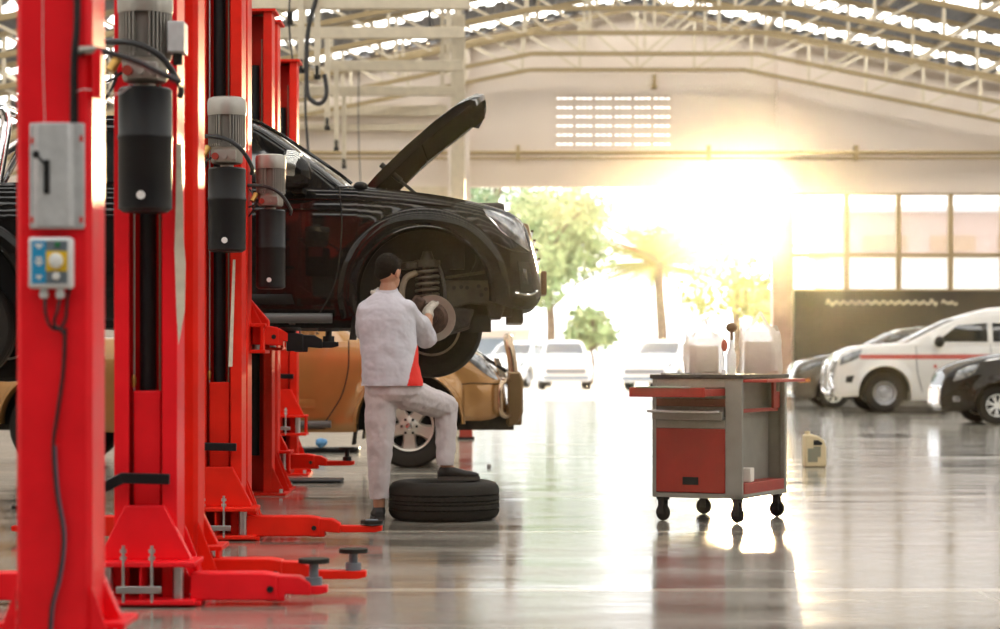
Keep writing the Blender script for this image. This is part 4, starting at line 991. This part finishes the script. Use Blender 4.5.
for i, (py, w_) in enumerate(((246, 4), (259, 3.2), (263, 4), (277, 3))):
    sheet(43-w_, py-1.2, 43+w_, py+1.2, f1-.0635, f1-.0615, 'label_mark', WHT, cb, 0)
    sheet(43-w_*.5, py+1.6, 43+w_*.5, py+3.4, f1-.0635, f1-.0615, 'label_mark', WHT, cb, 0)
def knob(px, py, r, d, m, name, yb=-.062):
    x, z = q1(px, py); b = MB(); b.lathe([(.001, f1+yb-d), (r*.8, f1+yb-d), (r, f1+yb-d+.003), (r, f1+yb), (.001, f1+yb)], c=(x, 0, z), axis='y', n=24); return b.build(name, m, cb)
knob(60.5, 261.5, .024, .02, WHT, 'stop_button'); knob(60.5, 277, .0125, .016, WHT, 'round_button'); knob(61.5, 245.5, .009, .008, GRN, 'green_lamp')
for px in (46, 62):
    x, z = q1(px, 289); b = MB(); b.cyl((x, f1-.03, z), (x, f1-.03, z-.03), .014); b.cyl((x, f1-.03, z-.012), (x, f1-.03, z-.024), .017, n=8); b.build('cable_gland', LBOX, cb)
def cable(pts, r, name='cable', m=HOSE):
    b = MB(); b.tube([(q1(px, py)[0], f1-y, q1(px, py)[1]) for px, py, y in pts], r, smooth=8); return b.build(name, m, c1)
cable([(47, 297, .03), (48, 312, .04), (52, 326, .03), (60, 329, .02), (66, 320, .012), (68, 300, .012), (70, 289, .006)], .0055)
cable([(62, 297, .03), (60, 310, .04), (56, 324, .03), (62, 330, .02), (66, 335, .012)], .0055)
cable([(66, 328, .012), (64, 370, .01), (58, 415, .01), (54, 445, .01), (57, 490, .01), (64, 535, .012), (60, 575, .01), (52, 610, .01), (50, 650, .01)], .0065)
cable([(52, 648, .010), (54, 608, .012), (62, 575, .012), (66, 535, .014), (59, 490, .012), (56, 445, .012)], .004, m=mat('purple_grey_cable', (.16, .13, .18), .4))
cable([(76, -40, .012), (77, 20, .012), (74, 60, .012), (73, 123, .006)], .009); cable([(79, -40, .01), (79.5, 20, .01), (77, 60, .01), (77, 123, .004)], .005)
cable([(43, -60, .002), (43, 50, .002), (45, 124, .002)], .0012, 'string', WHT)
cable([(77, 92, .01), (85, 90, .02), (100, 91, .0), (112, 90, -.1), (125, 80, -.12)], .0018, 'thin_wire', LBOX)
cable([(79, 54, .01), (92, 50, .01), (112, 53, -.03), (135, 60, -.04), (155, 70, -.02), (181, 82, -.02)], .011, 'thick_hose')
b = MB(); a0 = q1(80, 51); a1 = q1(96, 50); b.cyl((a0[0], f1-.01, a0[1]), (a1[0], f1-.01, a1[1]), .014); b.build('hose_fitting', ALU, c1)
b = MB(); a0 = q1(55, 445); b.box((a0[0], f1-.008, a0[1]), (.03, .012, .006)); b.build('cable_clip', RED, c1)
a0 = q1(97.5, 50); a1 = q1(97.5, 98); b = MB(); b.b2((a0[0]-.016, f1-.02, a1[1]), (a0[0]+.016, f1+.03, a0[1])); b.build('side_tab', RED, c1, bevel=.003)

# ------------------------------------------------------------ tyre on the floor
TY_ = 14.36; TX = at(444, TY_)
m = MB(); R = .362; hw = .285/2
pr = [(.20, .04), (.215, .015), (.25, .006), (.30, .0), (.335, .012), (.352, .035), (.360, .06)]
for z in (.09, .13, .155, .195): pr += [(R, z-.012), (R-.010, z-.010), (R-.010, z-.003), (R, z-.001)]
pr += [(.360, .225), (.352, .25), (.335, .273), (.30, .285), (.25, .279), (.215, .27), (.20, .245), (.19, .14), (.20, .04)]
def md(k, i, r):
    if r > .3515 and r < .3605: return r-(.007 if k % 2 else 0)
    if r >= R: return r-(.004 if (k//1) % 3 == 0 else 0)
    return r
m.lathe(pr, n=144, mod=md)
ty = m.build('tyre', RUB, ang=50); ty.location = (TX, TY_, 0); ty.scale = (1, 1, .88); tag(ty, 'worn black tyre lying flat on the floor under the mechanic\'s foot', 'tyre')
b = MB(); b.box((0, 0, .018), (.042, .03, .036)); o = b.build('metal_block', STEEL, bevel=.005); o.location = (at(489, 21), 21, 0); tag(o, 'tiny grey metal block lying alone on the bright floor', 'block')

# ------------------------------------------------------------ mechanic
MY = 14.2
man = thing('person', 'person in grey shirt and trousers, one foot on a tyre, reaching to a wheel hub', 'person', (at(386, MY), MY, 0))
O = Vector((at(386, MY), MY, 0))
def J(px, py, dY): return P(px, py, MY+dY)-O
hipL, hipR = J(381, 392, .0), J(404, 392, .02)
knL, anL = J(379, 448, -.02), J(379, 506, -.0)
knR, anR = J(446, 407, .28), J(446, 468, .24)
shL, shR = J(364, 308, .06), J(408, 307, .04)
elR, waR = J(426, 337, .32), J(429, 313, .56)
elL, waL = J(366, 333, .32), J(380, 297, .56)
pel, wai, che, nek = J(392, 386, .0), J(391, 360, .0), J(387, 322, .04), J(387, 296, .07)
hc = J(389, 273, .10)
UX, UY = Vector((1, 0, 0)), Vector((0, 1, 0))
b = MB()
b.loft([(pel-V(0, 0, .06), UX*.14, UY*.10), (pel, UX*.165, UY*.115), (wai, UX*.14, UY*.10), (che, UX*.155, UY*.10), (che+V(0, 0, .07), UX*.14, UY*.08), (nek-V(0, 0, .03), UX*.07, UY*.06)])
b.capsule(nek-V(0, 0, .06), .062, nek+V(.005, .02, .06), .054)
for hp, kn, an in ((hipL, knL, anL), (hipR, knR, anR)): b.capsule(hp, .085, kn, .055); b.capsule(kn, .055, an, .038)
b.capsule(anL, .038, anL+V(-.0, .10, -.05), .03); b.capsule(anR, .038, anR+V(.05, .01, -.02), .028)
for sh, el, wa in ((shL, elL, waL), (shR, elR, waR)): b.capsule(sh.lerp(el, .12)-V(0, 0, .02), .042, el, .038); b.capsule(el, .040, wa, .027)
# head: turned towards the hub (right and forward)
fd = Vector((.55, .80, -.22)).normalized(); rt = fd.cross(Vector((0, 0, 1))).normalized(); upv = rt.cross(fd)
Rh = Matrix((rt, fd, upv)).transposed()
def H(x, y, z): return hc+Rh @ Vector((x, y, z))
b.ell(H(0, -.01, .02), (.074, .092, .098), Rh); b.ell(H(0, .03, -.045), (.056, .062, .065), Rh)
b.capsule(H(0, .092, .0), .010, H(0, .104, -.022), .014); b.capsule(H(-.02, .082, -.056), .009, H(.02, .082, -.056), .009); b.ell(H(0, .074, -.09), (.022, .018, .018), Rh)
for s_ in (-1, 1): b.ell(H(s_*.078, -.005, -.01), (.010, .020, .034), Rh)
def hand(b, w_, d, u, k=.92, curl=.9, side=1):
    """w_: wrist, d: pointing direction, u: back-of-hand normal"""
    d = d.normalized(); s_ = d.cross(u).normalized()*side; u = u.normalized()
    pm = w_+d*.05
    b.loft([(w_, s_*.026*k, u*.020*k), (w_+d*.03, s_*.036*k, u*.018*k), (w_+d*.075, s_*.042*k, u*.015*k), (w_+d*.09, s_*.036*k, u*.010*k)])
    for i, L_ in enumerate((.074, .082, .077, .060)):
        p = w_+d*.085+s_*(.030-.020*i); r = .0088*k; a = 0; q = d
        for sg, fr in enumerate((.45, .32, .23)):
            a += curl*(.35+.25*sg); q = (d*math.cos(a)-u*math.sin(a)); e = p+q*L_*fr; b.capsule(p, r, e, r*.93, n=8); p = e; r *= .93
    p = w_+d*.025+s_*.03; q = (s_*.75+d*.6-u*.35).normalized(); e = p+q*.045; b.capsule(p, .012*k, e, .0105*k, n=8)
    q2 = (s_*.15+d*.85-u*.45).normalized(); b.capsule(e, .0105*k, e+q2*.032, .009*k, n=8)
dR = J(427, 299, .72)-waR; dL = J(384, 284, .72)-waL
hand(b, waR, dR, Vector((-.6, -.7, .35)), side=1); hand(b, waL, dL, Vector((.1, -.8, .4)), side=-1)
body = remesh(b, 'body', SKIN, man, .005, 3)
g = MB(); hand(g, waR, dR, Vector((-.6, -.7, .35)), k=1.35, side=1); g.capsule(waR-dR.normalized()*.03, .032, waR+dR.normalized()*.02, .030)
remesh(g, 'work_glove', GLOVE, man, .004, 2)['label'] = 'pale work glove on the right hand'
g = MB(); hand(g, waL, dL, Vector((.1, -.8, .4)), k=1.35, side=-1); remesh(g, 'work_glove', GLOVE, man, .004, 2)['label'] = 'pale work glove on the left hand'
# hair
h = MB(); h.ell(H(0, -.022, .040), (.081, .092, .088), Rh); h.ell(H(-.008, -.042, -.005), (.070, .060, .058), Rh); h.ell(H(0, -.02, .0), (.076, .06, .045), Rh); h.ell(H(0, .04, .085), (.06, .05, .03), Rh)
remesh(h, 'hair', HAIR, man, .005, 3)
for s_ in (-1, 1):
    e = MB(); e.ell(H(s_*.030, .078, .004), (.012, .008, .009), Rh); e.build('eye', BLK, man)
# trousers
b = MB()
b.loft([(pel+V(0, 0, .055), UX*.168, UY*.118), (pel, UX*.182, UY*.132), (pel-V(0, 0, .055), UX*.178, UY*.135), (pel-V(0, 0, .10), UX*.12, UY*.10)], pw=.9)
b.capsule(hipR+V(.0, 0, -.005), .112, knR, .086); b.capsule(knR, .080, anR+V(-.005, 0, .03), .058); b.capsule(anR+V(-.002, 0, .08), .060, anR+V(-.004, 0, .0), .060)
b.capsule(hipL+V(0, 0, -.03), .112, knL+V(.005, 0, .0), .083); b.capsule(knL+V(.005, 0, 0), .083, anL+V(.0, 0, .06), .062); b.capsule(anL+V(0, 0, .12), .066, anL+V(.0, 0, .075), .064)
tr = remesh(b, 'trousers', TROU, man, .008, 3, disp=(.07, .022))
# cut cuffs and waist flat
def cut(o, z, keep_above=True, xr=None):
    bm = bmesh.new(); bm.from_mesh(o.data)
    dl = [v for v in bm.verts if (v.co.z < z if keep_above else v.co.z > z) and (xr is None or xr[0] < v.co.x < xr[1])]
    bmesh.ops.delete(bm, geom=dl, context='VERTS'); bm.to_mesh(o.data); bm.free()
cut(tr, anL.z+.045, True, (-1, .15)); cut(tr, .342, True, (.15, 1.5))
# shirt: boxy, hem above the hips, short sleeves
b = MB()
hem = J(391, 386, -.01)
tl = lambda c, a, d, lean=.0: (c, (UX+V(0, 0, lean))*a, UY*d)
b.loft([tl(hem+V(.012, 0, -.012), .200, .145), tl(hem+V(.01, 0, .02), .198, .145), tl(J(390, 362, .0), .188, .14), tl(J(388, 338, .03), .185, .14), tl(J(386, 320, .04), .188, .135), tl(J(386, 309, .05), .185, .118), tl(J(386, 303, .06), .160, .10), tl(J(386.5, 297, .07), .11, .080), tl(J(387, 291, .08), .068, .062)], n=28, pw=.95)
b.capsule(shL+V(.022, 0, -.018), .072, shL.lerp(elL, .95), .070); b.capsule(shR+V(-.022, 0, -.018), .074, shR.lerp(elR, .85), .076)
b.capsule(shR.lerp(elR, .6), .078, shR.lerp(elR, 1.02), .076)
shirt = remesh(b, 'shirt', SHIRT, man, .007, 4, disp=(.09, .020))
shirt.data.materials.clear(); shirt.data.materials.append(SHIRT); shirt.data.materials.append(SHRED)
bm = bmesh.new(); bm.from_mesh(shirt.data)
zt_, zb_ = J(410, 337, 0).z, hem.z
for f in bm.faces:
    c = f.calc_center_median(); z = (c.z-zb_)/(zt_-zb_)
    if -.1 < z < 1.0 and .11+.07*z < c.x-hem.x < .225 and abs(c.y) < .16: f.material_index = 1
bm.to_mesh(shirt.data); bm.free()
cut(shirt, hem.z+.0, True)
c_ = MB(); R_ = []
for k in range(24):
    a = 2*PI*k/24; cc = J(387, 293.5, .08); r_ = []
    for rr, zz in ((.086, -.040), (.080, .0), (.070, .030), (.062, .030), (.064, -.02)): r_.append(cc+V(math.cos(a)*rr*1.0, math.sin(a)*rr*.95, zz+.012*math.sin(a)))
    R_.append(r_)
R_.append(R_[0]); c_.rings(R_, closed=False); c_.build('collar', SHIRT, man)
c_ = MB(); c_.tube([J(387, 295.5, .08)+V(math.cos(a)*.086, math.sin(a)*.082, .012*math.sin(a)-.022) for a in [2*PI*k/24 for k in range(25)]], .006); o = c_.build('collar_piping', SHRED, man)
# shoes
def shoe(an, d, sole_z, L_=.27):
    d = d.normalized(); s_ = Vector((-d.y, d.x, 0)); base = Vector((an.x, an.y, sole_z))-d*.055
    b = MB(); secs = []
    for q, w_, h_, in ((0, .030, .050), (.02, .036, .075), (.06, .039, .085), (.12, .043, .068), (.18, .047, .050), (.23, .044, .042), (.262, .030, .033), (.272, .012, .024)):
        secs.append((base+d*q+V(0, 0, h_*.5+.014), s_*w_, V(0, 0, h_*.5)))
    b.loft(secs, n=20, pw=.85); b.capsule(base+d*.055+V(0, 0, .05), .040, base+d*.055+V(0, 0, .068), .042)
    sh = remesh(b, 'shoe', SHOE, man, .005, 2)
    b = MB(); out = [(0, .024), (.01, .036), (.05, .041), (.12, .045), (.18, .050), (.23, .047), (.265, .030), (.278, .010)]
    pts = [base+d*q+s_*w_ for q, w_ in out]+[base+d*q-s_*w_ for q, w_ in out[::-1]]
    b.rings([[p for p in pts], [p+V(0, 0, .024) for p in pts]]); b.build('sole', SOLE, sh)
shoe(anL, Vector((-.12, 1, 0)), .0); shoe(anR, Vector((1, .12, 0)), .249, .25)

# ------------------------------------------------------------ tool cart
CY = 13.9; cyaw = math.radians(28)
cart = thing('tool_cart', 'red and grey mechanic\'s tool cart on castors with a drawer pulled out', 'tool cart', (at(742, CY)+.0, CY+.0, 0), 0)
# local frame: origin near corner; u along the front face to the left/back, v along the side to the right/back
cart.rotation_euler = (0, 0, -cyaw)
# in local axes: front face spans x -W..0 at y=0 ; depth +y
W_, D_ = .62, .80; zb, zt = .155, .93
def CB_(name, a, b_, m, bevel=.004, par=None): x = MB(); x.b2(a, b_); return x.build(name, m, par or cart, bevel=bevel)
CB_('base', (-W_, 0, zb), (0, D_, zb+.03), CGREY)
for nm, a, b_ in (('corner_post', (-W_, 0, zb), (-W_+.03, .03, zt)), ('corner_post', (-.115, -.0, zb), (.0, .03, zt)), ('corner_post', (-.03, D_-.04, zb), (0, D_, zt)), ('corner_post', (-W_, D_-.04, zb), (-W_+.03, D_, zt))):
    CB_(nm, a, b_, CGREY)
CB_('side_panel', (-W_, .0, zb), (-W_+.012, D_, zt), CGREY); CB_('back_panel', (-W_, D_-.012, zb), (0, D_, zt), CGREY)
CB_('inner_panel', (-.13, .03, zb+.03), (-.118, D_-.03, zt-.02), CGREY)
CB_('side_shelf', (-.118, .04, zb+.03), (-.0, D_-.05, zb+.10), CRED); CB_('side_rail', (-.06, .04, .70), (-.045, D_-.04, .725), CRED); CB_('side_strut', (-.05, D_-.16, .72), (-.03, D_-.05, .92), CRED)
CB_('top_tray', (-W_-.012, -.015, zt-.012), (.012, D_+.01, zt+.014), CBLK); CB_('fascia', (-W_+.03, .0, zt-.07), (-.115, .012, zt-.012), CGREY)
dr = bpy.data.objects.new('open_drawer', None); col.objects.link(dr); dr.parent = cart
CB_('drawer_front', (-W_-.0, -.36, .805), (-.02-.115+.03, -.345, .865), CRED, par=dr); CB_('drawer_tray', (-W_+.035, -.345, .81), (-.12, .25, .818), CRED, par=dr)
CB_('drawer_side', (-W_+.035, -.345, .81), (-W_+.042, .25, .855), CRED, par=dr); CB_('drawer_side', (-.127, -.345, .81), (-.12, .25, .855), CRED, par=dr)
CB_('drawer_handle', (-W_+.05, -.372, .862), (-.2, -.345, .872), CGREY, par=dr)
CB_('closed_drawer', (-W_+.03, -.004, .74), (-.115, .1, .79), mat('drawer_dark', (.20, .06, .025), .5))
d2 = bpy.data.objects.new('grey_drawer', None); col.objects.link(d2); d2.parent = cart
CB_('drawer_front', (-W_+.02, -.05, .655), (-.115, -.035, .71), CGREY, par=d2); CB_('drawer_tray', (-W_+.04, -.035, .66), (-.12, .3, .668), CGREY, par=d2); CB_('drawer_handle', (-W_-.01, -.062, .70), (-.13, -.045, .718), STEEL, par=d2)
CB_('divider', (-W_+.03, .0, .60), (-.115, .015, .655), CGREY)
cd = bpy.data.objects.new('cabinet_door', None); col.objects.link(cd); cd.parent = cart
CB_('door_panel', (-W_+.03, -.006, zb+.035), (-.115, .012, .60), CRED, par=cd); CB_('handle_recess', (-W_+.215, -.010, zb+.085), (-W_+.325, -.004, zb+.135), DRK, par=cd)
CB_('back_filler', (-W_+.02, .012, zb+.03), (-.13, .02, zt-.05), CGREY)
CB_('folding_shelf', (-.08, .02, .895), (.16, D_-.08, .915), CRED); CB_('shelf_bracket', (.0, D_-.2, .83), (.02, D_-.18, .90), CGREY)
for x, y in ((-W_+.05, .06), (-.05, .05), (-.05, D_-.06), (-W_+.05, D_-.06)):
    k = bpy.data.objects.new('castor', None); col.objects.link(k); k.parent = cart; k.location = (x, y, 0)
    k.rotation_euler = (0, 0, 1.3+.35*y); b = MB(); b.lathe([(.001, -.014), (.044, -.014), (.053, -.007), (.053, .007), (.044, .014), (.001, .014)], c=(0, 0, .053), axis='x', n=28); b.build('castor_wheel', RUB, k)
    b = MB(); b.prism([(-.022, .045), (.022, .045), (.03, .13), (-.03, .13)], -.0, .0) if False else None
    b.b2((-.024, -.022, .045), (-.018, .022, .14)); b.b2((.018, -.022, .045), (.024, .022, .14)); b.b2((-.03, -.03, .135), (.03, .03, .155)); b.build('fork', CBLK, k)
Minv = cart.matrix_basis.inverted() if False else None
def cw(x, y, z): return Vector(cart.location)+Matrix.Rotation(-cyaw, 3, 'Z') @ Vector((x, y, z))
o = MB().box((0, 0, .045), (.10, .12, .09)).build('paper_box', mat('white_card', (.80, .74, .66), .7), bevel=.006); o.location = cw(-.06, .20, zb+.101); o.rotation_euler = (0, 0, -.3); tag(o, 'small white box on the bottom side shelf of the tool cart', 'box')
zt2 = zt+.014
def bag(lb, px, w_, h_, pk, Y, cols, seed):
    t = thing('carrier_bag', lb, 'bag', (at(px, Y), Y, zt2), .1, 'carrier bags on the cart'); rn = random.Random(seed); R_ = []
    for q, kx, ky in ((0, .92, .9), (.08, 1, 1), (.4, .98, .95), (.7, .97, .85), (.9, .93, .6), (1.0, .88, .45)):
        ring = []
        for k in range(40):
            a = 2*PI*k/40; c0, s0 = math.cos(a), math.sin(a); c0 = math.copysign(abs(c0)**.55, c0); s0 = math.copysign(abs(s0)**.55, s0)
            n_ = noise.noise(Vector((c0*3+seed, s0*3, q*4)))*.02
            ring.append(Vector(((w_/2*kx+n_)*c0, (.09*ky+n_)*s0, h_*q+(.02*math.sin(a*3) if q == 1 else 0))))
        R_.append(ring)
    b = MB(); b.rings(R_, caps=False); b.build('bag', BAG, t, fix=False)
    for sg in (-1, 1):
        b = MB(); pts = [(-w_*.32, sg*.035, h_*.97), (-w_*.2, sg*.03, h_*1.05), (-w_*.02, sg*.02, pk), (w_*.03, sg*.02, pk), (w_*.2, sg*.03, h_*1.04), (w_*.33, sg*.035, h_*.97)]
        p_ = catmull([Vector(p) for p in pts], 5); b.rings([[p+V(0, 0, .012), p+V(0, .003, -.012)] for p in p_], closed=False); b.build('bag_handle', BAG, t, fix=False)
    b = MB(); b.b2((-w_*.36, -.045, .004), (w_*.36, .045, h_*.70)); o = b.build('carton', CARD); o.location = (at(px, Y), Y, zt2); tag(o, cols, 'carton', 'cartons in the carrier bags')
bag('white carrier bag on the left of the tool cart top', 704, .25, .26, .35, 14.25, 'brown carton inside the left carrier bag on the tool cart', 1)
bag('white carrier bag on the right of the tool cart top', 760, .27, .30, .39, 14.25, 'brown carton inside the right carrier bag on the tool cart', 5)
t = thing('spray_bottle', 'small bottle with a round brown cap between the two carrier bags', 'bottle', (at(731.5, 14.05), 14.05, zt2))
b = MB(); b.lathe([(.001, 0), (.028, 0), (.030, .02), (.030, .13), (.015, .17), (.012, .22), (.001, .22)], n=20); b.build('bottle', WHT, t)
b = MB(); b.ell((0, 0, .30), (.036, .036, .032)); b.cyl((0, 0, .2), (0, 0, .29), .01); b.build('cap', SILH, t)
b = MB(); b.ell((-.045, 0, .185), (.02, .02, .04)); b.build('trigger', mat('brick_red_plastic', (.5, .12, .06), .5), t)
b = MB(); b.lathe([(.001, 0), (.014, 0), (.014, .03), (.001, .035)], n=14); o = b.build('small_jar', WHT); o.location = cw(-.12, .0, zt2)+V(0, .02, 0); tag(o, 'tiny white jar on the front right of the cart top', 'jar')
for i, (x, y, L_, a, lb) in enumerate(((-.45, .03, .2, .1, 'spanner lying on the left end of the cart top'), (-.25, .06, .15, -.4, 'spanner lying near the middle of the cart top'))):
    b = MB(); b.beam((-L_/2, 0, .006), (L_/2, 0, .006), .014, .008); b.lathe([(.008, 0), (.018, 0), (.018, .012), (.008, .012), (.008, 0)], c=(L_/2, 0, 0), n=12); b.lathe([(.008, 0), (.016, 0), (.016, .012), (.008, .012), (.008, 0)], c=(-L_/2, 0, 0), n=12)
    o = b.build('spanner', STEEL); o.location = cw(x, y, zt2); o.rotation_euler = (0, 0, a); tag(o, lb, 'spanner', 'spanners on the cart')
# beige jug on the floor
JY = 21.2; t = thing('jug', 'beige plastic oil jug standing on the floor right of the tool cart', 'jug', (at(814, JY), JY, 0), .1)
b = MB(); out = [(-.105, .0), (.105, 0), (.11, .02), (.11, .19), (.085, .26), (.03, .30), (-.02, .315), (-.10, .315), (-.105, .29)]
b.prism(out, -.06, .06); b.build('jug_body', JUG, t, bevel=.015)
b = MB(); b.cyl((-.065, 0, .31), (-.065, 0, .345), .026); b.build('cap', mat('jug_cap', (.6, .5, .3), .5), t)
b = MB(); b.prism([(-.02, .21), (.06, .21), (.07, .235), (.03, .262), (-.02, .262)], -.064, .064); b.build('handle_hole', DRK, t, bevel=.006)
b = MB(); b.b2((-.075, -.064, .05), (.02, -.060, .18)); b.b2((-.02, -.065, .10), (.05, -.061, .20)); b.build('label_patch', mat('jug_print', (.22, .22, .16), .5), t)
# small things under the gold truck
t = tag(MB().box((0, 0, .03), (.75, .35, .06)).build('drip_tray', BLK, bevel=.02), 'flat black tray on the floor beyond the far lift column', 'tray'); t.location = (at(326, 24.5), 24.5, 0)
b = MB(); b.ell((0, 0, .07), (.10, .08, .07)); o = remesh(b, 'blue_rag', mat('blue_cloth', (.12, .32, .6), .8), None, .01, 1, (.06, .05)); o.location = (at(321, 24.3), 24.35, .062); o.scale = (.7, .7, .7); tag(o, 'crumpled blue rag lying on the black tray', 'rag')
b = MB(); b.b2((-.3, -.2, 0), (.3, .2, .03)); o = b.build('floor_ramp', BLK, bevel=.015); o.location = (at(330, 18.5)-.2, 18.6, 0)
tag(o, 'low dark channel plate on the floor beside the mechanic\'s standing leg', 'plate')
